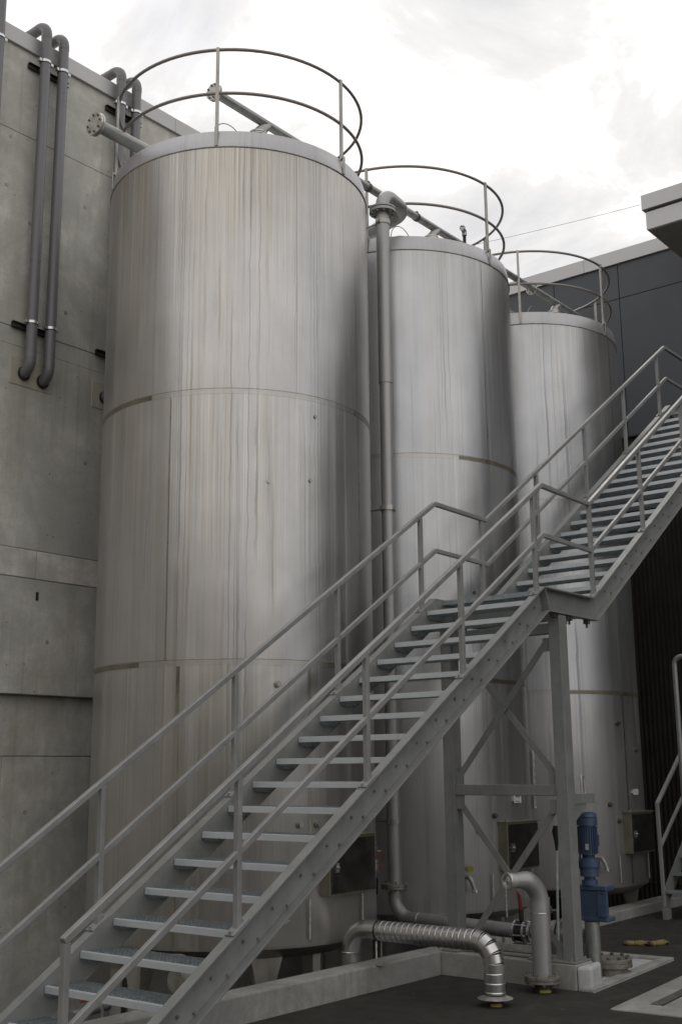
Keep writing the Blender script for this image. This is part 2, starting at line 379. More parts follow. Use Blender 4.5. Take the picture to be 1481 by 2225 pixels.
# ------------------------------------------------------------------ ground
g = B()
for (x0, y0, x1, y1) in ((-300, -300, 300, 6.42), (-300, 10.4, 300, 300), (-300, 6.42, -14, 10.4), (18, 6.42, 300, 10.4)): g.add([(x0, y0, 0), (x1, y0, 0), (x1, y1, 0), (x0, y1, 0)], [(0, 1, 2, 3)])
g.add([(9.43, 6.42, 0), (18, 6.42, 0), (18, 6.70, 0), (9.43, 6.60, 0)], [(0, 1, 2, 3)])
tag(g.build('ground', M['asphalt'], smooth=False), kind='structure')
g = B(); g.add([(-14, 6.30, -.7), (18.2, 6.30, -.7), (18.2, 10.2, -.7), (-14, 10.2, -.7)], [(0, 1, 2, 3)])
tag(g.build('basin_floor', simple('shade_dark_concrete', (.028, .026, .023), .6, 0, .4, 3), smooth=False), kind='structure')  # shade inside the basin is put into the floor's dark base colour

# kerb of the basin
k = B(); k.box((-14, 6.19, -.72), (9.115, 6.42, .2))
k = k.build('concrete_kerb', M['kerb'], smooth=False, bevel=.012)
tag(k, 'long grey concrete kerb running under the staircase in front of the large tank', 'kerb')
k = B(); k.box((9.12, 4.86, -.72), (9.43, 6.424, .197))
k = k.build('concrete_plinth', M['kerb'], smooth=False, bevel=.01)
tag(k, 'grey concrete plinth carrying the trestle posts, behind the upright capped pipe', 'plinth')
k = B(); k.prism([(9.17, 4.735), (9.46, 4.80), (9.46, 4.856), (9.122, 4.856)], -.05, .19, 'z')
k = k.build('concrete_end_piece', M['pad'], smooth=False, bevel=.025)
tag(k, 'pale rounded concrete end piece at the corner of the plinth by the pit', 'kerb')
k = B(); k.prism([(10.4, 6.46), (16.5, 6.58), (16.5, 6.84), (10.4, 6.72)], -.72, .115, 'z')
k = k.build('concrete_kerb', M['kerb'], smooth=False, bevel=.012)
tag(k, 'low pale concrete kerb on the right running to the small stair', 'kerb')

# pump pit slab
k = thing('pit_slab', 'white painted concrete pit slab with raised border beside the blue motor', 'slab', (9.1, 4.7, 0))
def lp(pts): return [(x-9.1, y-4.7) for x, y in pts]
P4 = [(9.10, 4.70), (11.03, 4.84), (10.975, 5.594), (9.44, 5.45), (9.44, 4.87), (9.15, 4.72)]
b = B(); b.prism(lp(P4), -.05, .006, 'z'); b.build('slab', M['pad'], k, False)
b = B()
def strip(p, q, w_, z0, z1):
    p = Vector((*p, 0)); q = Vector((*q, 0)); d = (q-p).normalized(); n_ = Vector((-d.y, d.x, 0))*w_
    return [(v.x, v.y) for v in (p, q, q+n_, p+n_)]
b.prism(lp(strip((9.10, 4.70), (11.03, 4.84), .11, 0, 0)), 0, .03, 'z')
b.prism(lp(strip((11.03, 4.84), (10.975, 5.594), .12, 0, 0)), 0, .029, 'z')
b.prism(lp(strip((10.975, 5.594), (9.46, 5.46), .12, 0, 0)), 0, .028, 'z')
b.build('border', M['kerb'], k, False, bevel=.008)

# drainage channel (front right)
k = thing('drain_channel', 'pale concrete frame with slotted steel drain grating in the asphalt corner', 'drain', (8.58, 4.3, 0), R(4.5))
b = B(); b.box((0, -.19, -.03), (4, 0, .012)); b.box((0, -2.5, -.03), (.3, -.191, .012)); b.box((.301, -2.5, -.03), (4, -.30, .010))
b.build('frame', M['kerb'], k, False, bevel=.006)
b = B(); b.box((.33, -.285, -.02), (4, -.205, .006)); b.build('trough', M['darksteel'], k, False)
sl0 = None
for i in range(110):
    if sl0 is None:
        b = B(); b.box((0, -.04, 0), (.016, .04, .008)); sl0 = b.build('grating_slat', M['rustflange'], k, False); sl0.location = (.34, -.245, .006)
    else: inst(sl0, k, (.34+i*.033, -.245, .006))

# ------------------------------------------------------------------ concrete wall at the left
W = thing('concrete_wall', 'tall cast grey concrete wall with metal coping at the left', 'wall', (0, 9.9, 0))
bands = [(-.72, 1.945, .105), (1.951, 2.550, .10), (2.560, 3.735, 0), (3.743, 4.034, -.004), (4.042, 6.185, 0), (6.19, 6.385, .006), (6.391, 8.617, 0), (8.624, 9.655, .002)]
for i, (z0, z1, dy) in enumerate(bands):
    xs = [-14, 1.2, 7.32, 12.6, 18.0] if i == 3 else ([-14, -4, 2.1, 4.55, 9.6, 14.3, 18.0] if i % 2 else [-14, -6, .4, 5.6, 10.3, 15.0, 18.0])
    if i in (0,): xs = [-14, 0, 7.1, 12, 18.0]
    for x0, x1 in zip(xs, xs[1:]):
        b = B(); b.box((x0+.003, dy, z0), (x1-.003, .5, z1)); b.build('wall_panel', M['wallpale'] if i == 3 else M['wall'], W, False, bevel=.006)
b = B(); b.box((-14, .116, -.72), (18, .45, 2.56)); b.build('core', M['wall'], W, False)
b = B(); b.box((-14, .011, 2.562), (18, .45, 9.65)); b.build('core', M['wall'], W, False)
cx_ = [-14, -6, -2.6, .8, 4.2, 9.08, 12.5, 18.0]
for x0, x1 in zip(cx_, cx_[1:]):
    b = B(); b.box((x0+.002, -.035, 9.64), (x1-.002, .6, 9.835)); b.build('coping', M['coping'], W, False, bevel=.004)
plug = None
for (x, z) in [(6.72, 8.53), (6.70, 7.95), (7.02, 7.62), (6.5, 6.75), (7.55, 6.75), (6.62, 5.2), (5.9, 5.3), (7.9, 5.1), (6.62, 3.25), (7.5, 3.1), (5.6, 8.5), (5.6, 6.8), (7.75, 8.1), (6.9, 2.3), (6.2, 1.5), (7.4, 1.4), (5.3, 2.2), (4.7, 1.1), (5.6, .8)]:
    if plug is None:
        b = B(); b.tube([(0, 0, 0), (0, -.004, 0)], .022, 18); plug = b.build('tie_plug', M['kerb'], W); plug.location = (x, 0, z)
    else: inst(plug, W, (x, 0 if z > 2.55 else .102, z))
for (x, z) in [(7.28, 5.78), (7.33, 3.52)]:
    b = B(); b.box((x, -.004, z), (x+.035, .01, z+.09)); b.build('wall_slot', M['darksteel'], W, False)
for x0 in (6.86, 7.95):
    b = B(); b.box((x0, -.008, 5.76), (x0+.56, .02, 6.08)); b.build('mortar_patch', M['patch'], W, False, bevel=.01)

# wall pipes
def wall_pipe(x, up, label, z0=5.9, ybk=2.0):
    t = thing('wall_pipe', label, 'pipe', (x, 9.78, z0), group='grey plastic pipes on the concrete wall')
    b = B(); path = bend([(0, .16, 0), (0, 0, 0), (0, 0, up-z0), (0, .95, up-z0-.04)], .13, 8)
    b.tube(path, .058, 20); b.build('pipe', M['pvc'], t)
    for p_, ax in (((0, 0, .17), (0, 0, 1)), ((0, 0, up-z0-.16), (0, 0, 1)), ((0, .33, up-z0-.015), (0, 1, -.04))):
        b = B(); p_ = Vector(p_); ax = Vector(ax).normalized(); b.tube([p_-ax*.03, p_+ax*.03], .0605, 20); b.build('socket_joint', M['pvc'], t)
    b = B(); b.lathe([(.058, 0), (.075, 0), (.075, .012), (.058, .012)], 24, T=Matrix.Translation((0, .10, 0)) @ Matrix.Rotation(R(90), 4, 'X')); b.build('sleeve_gap', M['rubber'], t)
    for z in (6.44, 9.53):
        if z < up:
            b = B(); b.lathe([(.057, -.014), (.064, -.014), (.064, .014), (.057, .014)], 24)
            for sx in (-1, 1):
                b.box((sx*.062-.006, -.022, -.016), (sx*.062+.03*sx, .022, .016)); b.tube([(sx*.08, -.026, 0), (sx*.08, .03, 0)], .008, 6)
            b.box((-.008, .06, -.008), (.008, .10, .008))
            o = b.build('pipe_clamp', M['clamp'], t); o.location = (0, 0, z-z0)
            b = B(); b.lathe([(.0585, -.022), (.0615, -.022), (.0615, -.015), (.0585, -.015)], 24); b.build('rubber_liner', M['rubber'], t).location = (0, 0, z-z0)
    return t
wall_pipe(7.03, 10.02, 'left grey plastic pipe of the pair that ends in the wall at mid height')
wall_pipe(7.27, 10.0, 'right grey plastic pipe of the pair that ends in the wall at mid height', 5.87)
wall_pipe(8.12, 10.02, 'grey plastic pipe over the wall top just behind the left rim post')
wall_pipe(8.36, 10.0, 'grey plastic pipe bent over the wall top, between the rim posts of the large tank')
wall_pipe(6.42, 10.9, 'grey plastic pipe cut by the left edge of the photo at the top', 7.9)
for i, (x, z, lb) in enumerate([(6.85, 6.41, 'short dark channel rail carrying the lower clamps of the left pipe pair'), (6.88, 9.47, 'short dark channel rail carrying the upper clamps of the left pipe pair'),
              (7.98, 9.47, 'short dark channel rail behind the pipes next to the large tank rim'), (7.97, 6.41, 'short dark channel rail stub beside the left edge of the large tank')]):
    b = B(); b.box((0, 0, -.03), (.54, .012, .03)); b.box((0, -.03, -.03), (.54, 0, -.024)); b.box((0, -.03, .024), (.54, 0, .03))
    o = b.build('mounting_rail', M['darksteel'], None, False, loc=(x, 9.884, z)); tag(o, lb, 'bracket', 'channel rails on the concrete wall')

# ------------------------------------------------------------------ tanks
TX = [8.294, 11.232, 14.212]; TY = 7.975; RR = 1.35
ZR, ZA, ZB, ZT, Z0 = 7.626, 5.172, 2.709, 7.797, .347
def clean(name, prof, mat, seg=128): b = B(); b.lathe(prof, seg); return b.build(name, mat, None)
tlabels = ['large stained steel tank nearest to the camera, beside the concrete wall', 'middle one of three stained steel tanks, behind the trestle and the down pipe', 'farthest steel tank at the right in front of the dark cladding']
master = {}
def part(key, fn, t):
    if key in master:
        o = master[key].copy(); COL.objects.link(o); o.parent = t; return o
    o = fn(); o.parent = t; master[key] = o; return o
def boss(t, az, z, r=.03, h=.05, mat='stain'):
    a_ = R(az); d = Vector((math.cos(a_), math.sin(a_), 0)); c_ = d*RR+Vector((0, 0, z))
    b = B(); b.tube([c_-d*.02, c_+d*h*.5], r, 16); b.tube([c_+d*h*.5, c_+d*h], r*.72, 6)
    b.build('sensor_socket', M[mat], t)
def vstrip(t, az, z0, z1, w_, mat):
    a_ = w_/RR/2; b = B(); b.lathe([(RR-.01, z0), (RR+.0035, z0), (RR+.0035, z1), (RR-.01, z1)], 3, R(az)-a_, R(az)+a_); b.build('vertical_weld', M[mat], t)
for ti, X in enumerate(TX):
    t = thing('storage_tank', tlabels[ti], 'tank', (X, TY, 0), group='three steel storage tanks in a row')
    TM = M['tank'] if ti == 0 else M['tankb']; kx = 'a' if ti == 0 else 'b'
    part('c1'+kx, lambda: clean('shell_course', [(RR-.03, Z0-.02), (RR-.008, Z0-.012), (RR, Z0+.02), (RR, ZB-.005)], TM), t)
    part('c2'+kx, lambda: clean('shell_course', [(RR, ZB-.005), (RR+.001, ZA-.005)], TM), t)
    part('c3'+kx, lambda: clean('shell_course', [(RR+.001, ZA-.005), (RR, ZR+.02)], TM), t)
    for zz_ in (ZA, ZB):
        o = part('weld', lambda: clean('weld_band', [(RR-.01, -.026), (RR+.0025, -.026), (RR+.0025, .024), (RR-.01, .024)], M['weld']), t); o.location = (0, 0, zz_)
        o = part('weldb', lambda: clean('weld_bead', [(RR, -.0035), (RR+.005, 0), (RR, .0035)], M['seam']), t); o.location = (0, 0, zz_+.026)
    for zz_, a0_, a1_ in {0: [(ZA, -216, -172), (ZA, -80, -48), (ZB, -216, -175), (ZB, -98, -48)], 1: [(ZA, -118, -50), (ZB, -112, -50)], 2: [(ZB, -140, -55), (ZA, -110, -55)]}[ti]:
        b = B(); b.lathe([(RR-.01, -.024), (RR+.0035, -.022), (RR+.0035, .020), (RR-.01, .022)], 36, R(a0_), R(a1_)); b.build('dark_reflection_band', M['dark_reflection'], t).location = (0, 0, zz_)  # arcs painted dark where the weld bands reflect darker at the sides
    part('bot', lambda: clean('dished_bottom', [(RR-.02, Z0-.02), (RR-.15, Z0-.10), (.7, Z0-.16), (.001, Z0-.2)], M['stain'], 64), t)
    part('rim', lambda: clean('rim_collar', [(RR-.01, ZR+.01), (RR+.005, ZR), (RR+.006, ZR+.006), (RR-.014, ZT-.006), (RR-.018, ZT), (RR-.05, ZT), (RR-.06, ZT-.03)], M['rim']), t)
    part('lip', lambda: clean('rim_lip', [(RR-.005, ZR-.010), (RR+.008, ZR-.009), (RR+.010, ZR-.004), (RR+.006, ZR+.001), (RR-.005, ZR+.001)], M['seam_pale']), t)
    part('roof', lambda: clean('roof', [(RR-.06, ZT-.03), (.5, ZT+.02), (.001, ZT+.04)], M['rim'], 64), t)
    def hoop(z, rad=1.312):
        b = B(); b.tube([(rad*math.cos(2*PI*i/96), rad*math.sin(2*PI*i/96), 0) for i in range(96)], .0165, 10, closed=True); return b.build('guard_hoop', M['hoop'])
    for zz_ in (8.69, 8.215):
        o = part('hoop', lambda: hoop(0), t); o.location = (0, 0, zz_)
    for az in ([-146, -86.4, -16, 150, 44, 97] if ti == 0 else ([-161, -93, -23, 37, 90, 150] if ti == 1 else [-150, -90.5, -30, 30, 90, 150])):
        def mk():
            b = B(); b.box((1.318, -.016, ZT+.001), (1.342, .016, 8.70)); b.box((1.3575, -.016, ZR+.008), (1.366, .016, ZT+.03)); b.box((1.3185, -.0155, ZT+.012), (1.3655, .0155, ZT+.0298)); return b.build('guard_post', M['post'], None, False)
        o = part('gp', mk, t); o.rotation_euler = (0, 0, R(az))
    for k_ in range(6):
        def mk():
            b = B(); n_ = 8; vs = []
            for (z, hw, hd) in ((.30, .15, .11), (-.02, .075, .06), (-.70, .07, .055)):
                for sx, sy in ((-1, -1), (1, -1), (1, 1), (-1, 1)): vs.append((1.10+sy*hd*-1, sx*hw, z))
            b.add(vs, [(0, 1, 2, 3), (8, 9, 10, 11)]+[(i_+j_, i_+(j_+1) % 4, i_+4+(j_+1) % 4, i_+4+j_) for i_ in (0, 4) for j_ in range(4)]); b.box((1.0, -.12, -.70), (1.2, .12, -.685))
            return b.build('leg', M['leg'], None, False, bevel=.012)
        o = part('leg', mk, t); o.rotation_euler = (0, 0, R(-122+60*k_))
    # cabinet
    cab = B(); cab.box((-.30, -1.43, .735), (.34, -1.22, 1.225)); cab.box((-.315, -1.447, 1.225), (.355, -1.24, 1.238)); cab = cab.build('control_cabinet', M['cabinet'], t, False, bevel=.004)
    b = B(); b.box((-.285, -1.443, .755), (.325, -1.431, 1.208)); b.build('cabinet_door', M['door'], cab, False, bevel=.003)
    b = B(); b.box((-.24, -1.46, .93), (-.205, -1.444, 1.01)); b.tube([(-.222, -1.475, .97), (-.222, -1.455, .97)], .012, 10); b.build('cabinet_lock', M['clamp'], cab)
    b = B(); b.tube([(-.29, -1.41, 1.238), (-.29, -1.41, 1.262)], .014, 8); b.build('cabinet_lug', M['zinc'], cab)
    # tap and drain rods
    a_ = R(-121); d = Vector((math.cos(a_), math.sin(a_), 0)); q = Vector((0, 0, .70))+d*RR
    b = B(); b.tube(bend([q-d*.03, q+d*.10+Vector((0, 0, .0)), q+d*.14+Vector((.05, 0, -.13))], .05, 6), .024, 14); tp = b.build('sample_tap', M['pipe'], t)
    b = B(); e_ = q+d*.14+Vector((.05, 0, -.13)); b.tube([e_-Vector((0, 0, .018)), e_+Vector((0, 0, .012))], .036, 14); b.box((e_.x-.07, e_.y-.008, e_.z-.005), (e_.x+.07, e_.y+.008, e_.z+.005)); b.build('tap_collar', M['clamp'], tp)
    if ti == 1:
        b = B(); e_ = q+d*.05; b.box((e_.x-.05, e_.y-.03, e_.z+.055), (e_.x+.05, e_.y-.022, e_.z+.105)); b.build('yellow_tag', M['yellow'], t, False)
    for az in ((-108, -76.5) if ti else (-108, -80)):
        a_ = R(az); d = Vector((math.cos(a_), math.sin(a_), 0)); c_ = d*(RR+.03)
        b = B(); b.tube([c_+Vector((0, 0, .40)), c_+Vector((0, 0, .72))], .0085, 8); b.build('drain_rod', M['flange'], t)
    if ti:
        pz = (1.42, 1.51) if ti == 1 else (1.44, 1.51); az = -88.5 if ti == 1 else -90
        a_ = R(az); d = Vector((math.cos(a_), math.sin(a_), 0)); c_ = d*(RR+.02)
        pl = B(); pl.box((c_.x-.075, c_.y-.004, pz[0]), (c_.x+.075, c_.y, pz[1])); pl.box((c_.x-.07, c_.y, pz[0]+.02), (c_.x+.07, c_.y+.03, pz[1]-.02)); pl = pl.build('name_plate', M['white'], t, False)
        if ti == 1:
            b = B()
            for (x0, z0, x1, z1) in ((-.04, .055, -.025, .08), (-.018, .062, -.002, .082), (.012, .05, .03, .078), (.04, .06, .05, .075), (-.045, .012, -.03, .022), (-.02, .010, 0, .020), (.01, .012, .02, .02), (.03, .011, .045, .021)):
                b.box((c_.x+x0, c_.y-.0055, pz[0]+z0), (c_.x+x1, c_.y-.0045, pz[0]+z1))
            b.build('plate_marks', M['black'], pl, False)
    sock = {0: [(-111.5, 1.33), (-120.3, 2.52), (-104, 1.33), (-91, 2.50), (-124, 4.33), (-106.5, 4.38), (-104, 5.0)], 1: [(-114, 1.15), (-105, 1.30), (-112, 3.66), (-72, 3.70), (-88, 2.3)], 2: [(-112, 1.33), (-106, 1.13), (-103, 2.33), (-100, 4.2), (-85, 2.0)]}[ti]
    for az, z in sock: boss(t, az, z, .03 if z < 3 else .02, .045 if z < 3 else .012, 'bolt' if ti else 'stain')
    vs_ = {0: [(-157.5, Z0+.02, ZB-.03, 'seam'), (-107, Z0+.02, ZB-.03, 'seam'), (-76, ZB+.03, ZA-.03, 'seam_pale'), (-112, ZA+.03, ZR-.02, 'seam_pale'), (-163, ZB+.03, ZA-.03, 'seam')],
           1: [(-66, ZB+.03, ZA-.03, 'seam'), (-122, Z0+.02, ZB-.03, 'seam'), (-100, ZA+.03, ZR-.02, 'seam_pale')],
           2: [(-88, ZA+.03, ZR-.02, 'seam'), (-74, ZB+.03, ZA-.03, 'seam_pale'), (-97, Z0+.02, ZB-.03, 'seam')]}[ti]
    for az, z0, z1, m_ in vs_: vstrip(t, az, z0, z1, .030 if z0 < 1 else .012, m_)
    # roof hatch ring
    hx = {0: -.86, 1: -.92, 2: -.76}[ti]
    b = B(); b.tube([(hx+.21*math.cos(i*PI/14), -.68, ZT+.0+.21*math.sin(i*PI/14)*.95) for i in range(15)], .005, 6); b.build('hatch_bow', M['hoop'], t)
    b = B(); b.tube([(hx, -.66, ZT-.02), (hx, -.66, ZT+.05)], .11, 24); b.build('hatch_neck', M['rim'], t)

# gooseneck vent on middle tank
b = B(); b.tube(bend([(0, 0, -.6), (0, 0, .10), (-.02, -.01, .17), (-.12, -.04, .12)], .04, 5), .022, 12)
o = b.build('roof_vent', M['rubber'], None, loc=(11.70, 7.3, 8.35)); tag(o, 'small gooseneck vent pipe sticking up behind the middle tank rim', 'vent')
b = B(); b.tube(bend([(0, 0, .06), (0, 0, .13), (-.12, -.04, .11)], .03, 5), .032, 12); b.build('vent_hood', M['rim'], o)

# ------------------------------------------------------------------ feed manifold over the tanks
def flange_disc(b, c, ax, r, th): c = Vector(c); ax = Vector(ax).normalized(); b.tube([c-ax*th/2, c+ax*th/2], r, 32); return b
MY, MZ = 7.35, 8.30
t = thing('feed_manifold', 'long slim steel pipe over all tank tops with blind flange at its left end', 'pipe', (7.29, MY, MZ))
b = B(); b.tube([(0, 0, 0), (7.6, 0, 0)], .045, 20); b.build('pipe', M['pipegrey'], t)
b = B(); flange_disc(b, (-.035, 0, 0), (1, 0, 0), .088, .022); flange_disc(b, (-.008, 0, 0), (1, 0, 0), .088, .02); fl = b.build('blind_flange', M['flange'], t)
b = B(); ring_bolts(b, (-.047, 0, 0), (-1, 0, 0), .068, 8, .0095, .012, .2); b.build('flange_bolts', M['bolt'], fl)
for x in (.66, 3.77, 6.86):
    b = B(); b.tube(bend([(x-.05, .0, -.56), (x-.05, 0, -.15), (x+.10, 0, .0)], .09, 6), [.058]*8+[.044], 18); tee = b.build('tee_branch', M['pipe'], t)
    b = B(); flange_disc(b, (x-.05, 0, -.165), (0, 0, 1), .092, .016); flange_disc(b, (x-.05, 0, -.187), (0, 0, 1), .092, .016); b.build('tee_flange', M['flange'], tee)
    b = B(); ring_bolts(b, (x-.05, 0, -.157), (0, 0, 1), .075, 8, .008, .01); b.build('tee_bolts', M['bolt'], tee)
for x in (2.46, 3.42):
    b = B(); b.lathe([(.044, -.02), (.053, -.02), (.053, .02), (.044, .02)], 24, T=Matrix.Translation((x, 0, 0)) @ Matrix.Rotation(R(90), 4, 'Y')); b.box((x-.015, -.02, .05), (x+.015, .02, .07)); b.build('coupling', M['bolt'], t)
b = B(); flange_disc(b, (6.2, 0, 0), (1, 0, 0), .09, .018); flange_disc(b, (6.235, 0, 0), (1, 0, 0), .05, .05); fl = b.build('pair_flange', M['flange'], t)
b = B(); ring_bolts(b, (6.19, 0, 0), (-1, 0, 0), .07, 8, .011, .004, .3); b.build('flange_holes', M['rubber'], fl)

t = thing('overflow_header', 'thicker steel pipe with bolted blind flange jutting past the large tank toward the wall', 'pipe', (6.72, 8.43, 8.1))
b = B(); b.tube([(0, 0, 0), (3.3, 0, 0)], .066, 24); b.build('pipe', M['pipegrey'], t)
b = B(); flange_disc(b, (-.012, 0, 0), (1, 0, 0), .118, .022); flange_disc(b, (-.040, 0, 0), (1, 0, 0), .118, .022); fl = b.build('blind_flange', M['flange'], t)
b = B(); ring_bolts(b, (-.052, 0, 0), (-1, 0, 0), .092, 8, .012, .012, .1); ring_bolts(b, (0, 0, 0), (1, 0, 0), .092, 8, .012, .012, .1); b.build('flange_bolts', M['bolt'], fl)

# ------------------------------------------------------------------ down pipe between tank 1 and 2
DX, DY = 9.76, 7.16
t = thing('down_pipe', 'tall vertical steel pipe between the large and the middle tank with elbow at its foot', 'pipe', (DX, DY, 0))
b = B(); b.tube([(0, 0, .66), (0, 0, 5.9)], .068, 24); b.tube([(0, 0, 5.9), (0, 0, 7.94)], .0745, 24); b.build('riser', M['pipe'], t)
b = B(); b.tube(bend([(0, 0, 7.95), (0, 0, 8.18), (.49, .02, 8.13), (.49, .50, 8.04), (.46, 1.27, 8.06)], .165, 14), .079, 28); b.build('return_bend', M['pipe'], t)
b = B(); flange_disc(b, (0, 0, 7.965), (0, 0, 1), .15, .018); flange_disc(b, (0, 0, 7.93), (0, 0, 1), .15, .03); fl = b.build('upper_flange', M['pipegrey'], t)
b = B(); ring_bolts(b, (0, 0, 7.915), (0, 0, -1), .122, 10, .012, .014); b.build('flange_bolts', M['flange'], fl)
for z in (7.80, 4.50, 1.275):
    b = B(); b.lathe([(.069, -.025), (.083, -.025), (.083, .025), (.069, .025)], 28)
    for s_ in (-1, 1): b.box((s_*.08-.012, -.018, -.022), (s_*.08+.03*s_, .018, .022))
    b.tube([(-.02, .08, 0), (-.02, .30, 0)], .009, 8)
    o = b.build('pipe_clamp', M['stain'], t); o.location = (0, 0, z)
b = B(); flange_disc(b, (0, 0, .665), (0, 0, 1), .135, .022); flange_disc(b, (0, 0, .640), (0, 0, 1), .135, .022); fl = b.build('lower_flange', M['stain'], t)
b = B(); ring_bolts(b, (0, 0, .677), (0, 0, 1), .112, 8, .011, .022); ring_bolts(b, (0, 0, .628), (0, 0, -1), .112, 8, .011, .022); b.build('flange_bolts', M['zinc'], fl)
b = B(); b.tube(bend([(0, 0, .63), (0, 0, .355), (0, -.25, .352), (0, -1.38, .33)], .20, 10), .066, 24); b.build('foot_bend', M['pipe'], t)
b = B(); b.lathe([(.066, -.004), (.0685, 0), (.066, .004)], 24, T=Matrix.Translation((0, -.29, .351)) @ Matrix.Rotation(R(90), 4, 'X')); b.build('weld_bead', M['clamp'], t)

t = thing('vent_tube', 'thin bright steel tube running down between the large tank and the down pipe', 'tube', (9.76, 7.40, 0))
b = B(); b.tube([(-.01, 0, -.69), (0, 0, 1.0), (0, 0, 7.7)], .013, 10); b.build('tube', M['flange'], t)
b = B(); b.tube([(0, 0, 1.05), (0, 0, 1.22)], .02, 10); b.build('yellow_sleeve', M['yellow'], t)
b = B(); b.tube([(0, -.01, .78), (0, -.01, .90)], .026, 12); vb = b.build('ball_valve', M['clamp'], t)
b = B(); b.tube(bend([(.05, -.03, .975), (-.02, -.03, .98), (-.02, -.03, 1.08)], .02, 4), .009, 8); b.build('valve_handle', M['clamp'], vb)
b = B(); b.tube([(0, 0, .56), (0, 0, .72)], .026, 12); b.build('black_sleeve', M['rubber'], t)
b = B(); b.tube([(.06+.06*math.cos(i*PI/8), -.02, .90+.085*math.sin(i*PI/8)) for i in range(-4, 12)], .006, 8); b.build('orange_loop', simple('orange_hose', (.35, .10, .03), .5), t)

# ------------------------------------------------------------------ valve and pump suction at the foot of the trestle
t = thing('butterfly_valve', 'butterfly valve with red lever in the low pipe behind the trestle', 'valve', (DX, 5.73, .33))
for y, rr_ in ((.05, .082), (-.055, .086), (-.10, .07)):
    b = B(); flange_disc(b, (0, y, 0), (0, 1, 0), rr_+.02, .022); b.build('flange', M['clamp'], t)
b = B(); b.tube([(0, -.038, 0), (0, .034, 0)], .085, 24); b.tube([(0, 0, .08), (0, 0, .19)], .022, 12); b.build('valve_body', M['rubber'], t)
b = B()
for k_ in range(6):
    a_ = 2*PI*k_/6+.3; b.tube([(.09*math.cos(a_), -.08, .09*math.sin(a_)), (.09*math.cos(a_), .075, .09*math.sin(a_))], .007, 8)
b.build('tie_bolts', M['clamp'], t)
b = B(); b.bar((0, 0, .18), (.0, .035, .46), .02, .032, up=(1, 0, 0)); b.build('lever', M['red'], t)
t = thing('suction_spool', 'short flanged pipe spool with gauge between valve and blue pump', 'pipe', (DX, 5.25, .34))
b = B(); b.tube([(0, .36, 0), (0, -.16, 0)], .06, 20); b.build('spool', M['pipe'], t)
b = B(); flange_disc(b, (0, .10, .0), (0, 1, 0), .125, .02); flange_disc(b, (0, .06, .0), (0, 1, 0), .12, .02); b.build('flange', M['stain'], t)
b = B(); b.tube(bend([(0, .2, .04), (0, .2, .18), (0, .10, .20)], .03, 5), .014, 10); b.tube([(-.03, .2, .20), (.0, .2, .20)], .045, 20); b.build('gauge', M['pipegrey'], t)
b = B(); b.tube([(0, .12, .06), (0, .12, .16)], .008, 8); b.tube([(0, .12, .13), (0, .12, .19)], .028, 10); b.build('bleed_cock', M['rubber'], t)
t = thing('pipe_support', 'low steel channel supports with black feet under the valve pipe', 'bracket', (9.45, 5.75, .2))
b = B(); b.box((0, -.45, .045), (.04, .30, .06)); b.box((0, -.45, .003), (.006, .30, .045)); b.build('channel', M['flange'], t, False)
b = B(); b.prism([(-.22, 0.003), (.02, .003), (-.05, .055), (-.13, .055)], .05, .16, 'x'); b.build('foot', M['rubber'], t, False)
b = B(); b.tube([(.1, .25, .0), (.1, .25, .10)], .014, 8); b.tube([(.1, .05, .0), (.1, .05, .10)], .014, 8); b.build('jack_bolt', M['zinc'], t)

# ------------------------------------------------------------------ spiral duct
t = thing('spiral_duct', 'shiny galvanised spiral duct arching over the kerb down into the asphalt', 'duct', (8.21, 5.08, 0))
y1 = 1.42
b = B(); b.tube([(0, y1, -.7), (0, y1, .28)], .078, 28); b.build('rear_riser', M['pipegrey'], t)
for z in (.17, .275):
    b = B(); b.lathe([(.078, -.006), (.083, 0), (.078, .006)], 28); b.build('seam_ring', M['duct'], t).location = (0, y1, z)
def segbend(c, r0, a0, a1, n, rad):
    return [(0, c[0]+r0*math.cos(a0+(a1-a0)*i/n), c[1]+r0*math.sin(a0+(a1-a0)*i/n)) for i in range(n+1)]
b = B(); b.tube(segbend((y1-.19, .28), .19, 0, PI/2, 10, .078), .078, 28); b.tube([(0, y1-.19, .47), (0, y1-.31, .472)], .08, 28); b.build('rear_elbow', M['duct'], t)
ya, yb = y1-.31, .16
b = B(); n_ = 17; prof = []
for i in range(n_):
    y = ya+(yb-ya)*i/n_; yn = ya+(yb-ya)*(i+1)/n_
    prof += [(0.0800, y), (.0815, yn+.010), (.0832, yn+.006), (.0815, yn+.002), (.0800, yn)]
b.lathe([(r_, y) for r_, y in prof], 36, T=Matrix.Translation((0, 0, .468)) @ Matrix.Rotation(R(-90), 4, 'X')); b.build('spiral_run', M['duct'], t, ang=20)
b = B(); b.lathe([(.080, -.003), (.088, -.003), (.088, .006), (.080, .006)], 36, T=Matrix.Translation((0, ya+.004, .468)) @ Matrix.Rotation(R(-90), 4, 'X')); b.build('joint_band', M['rubber'], t)
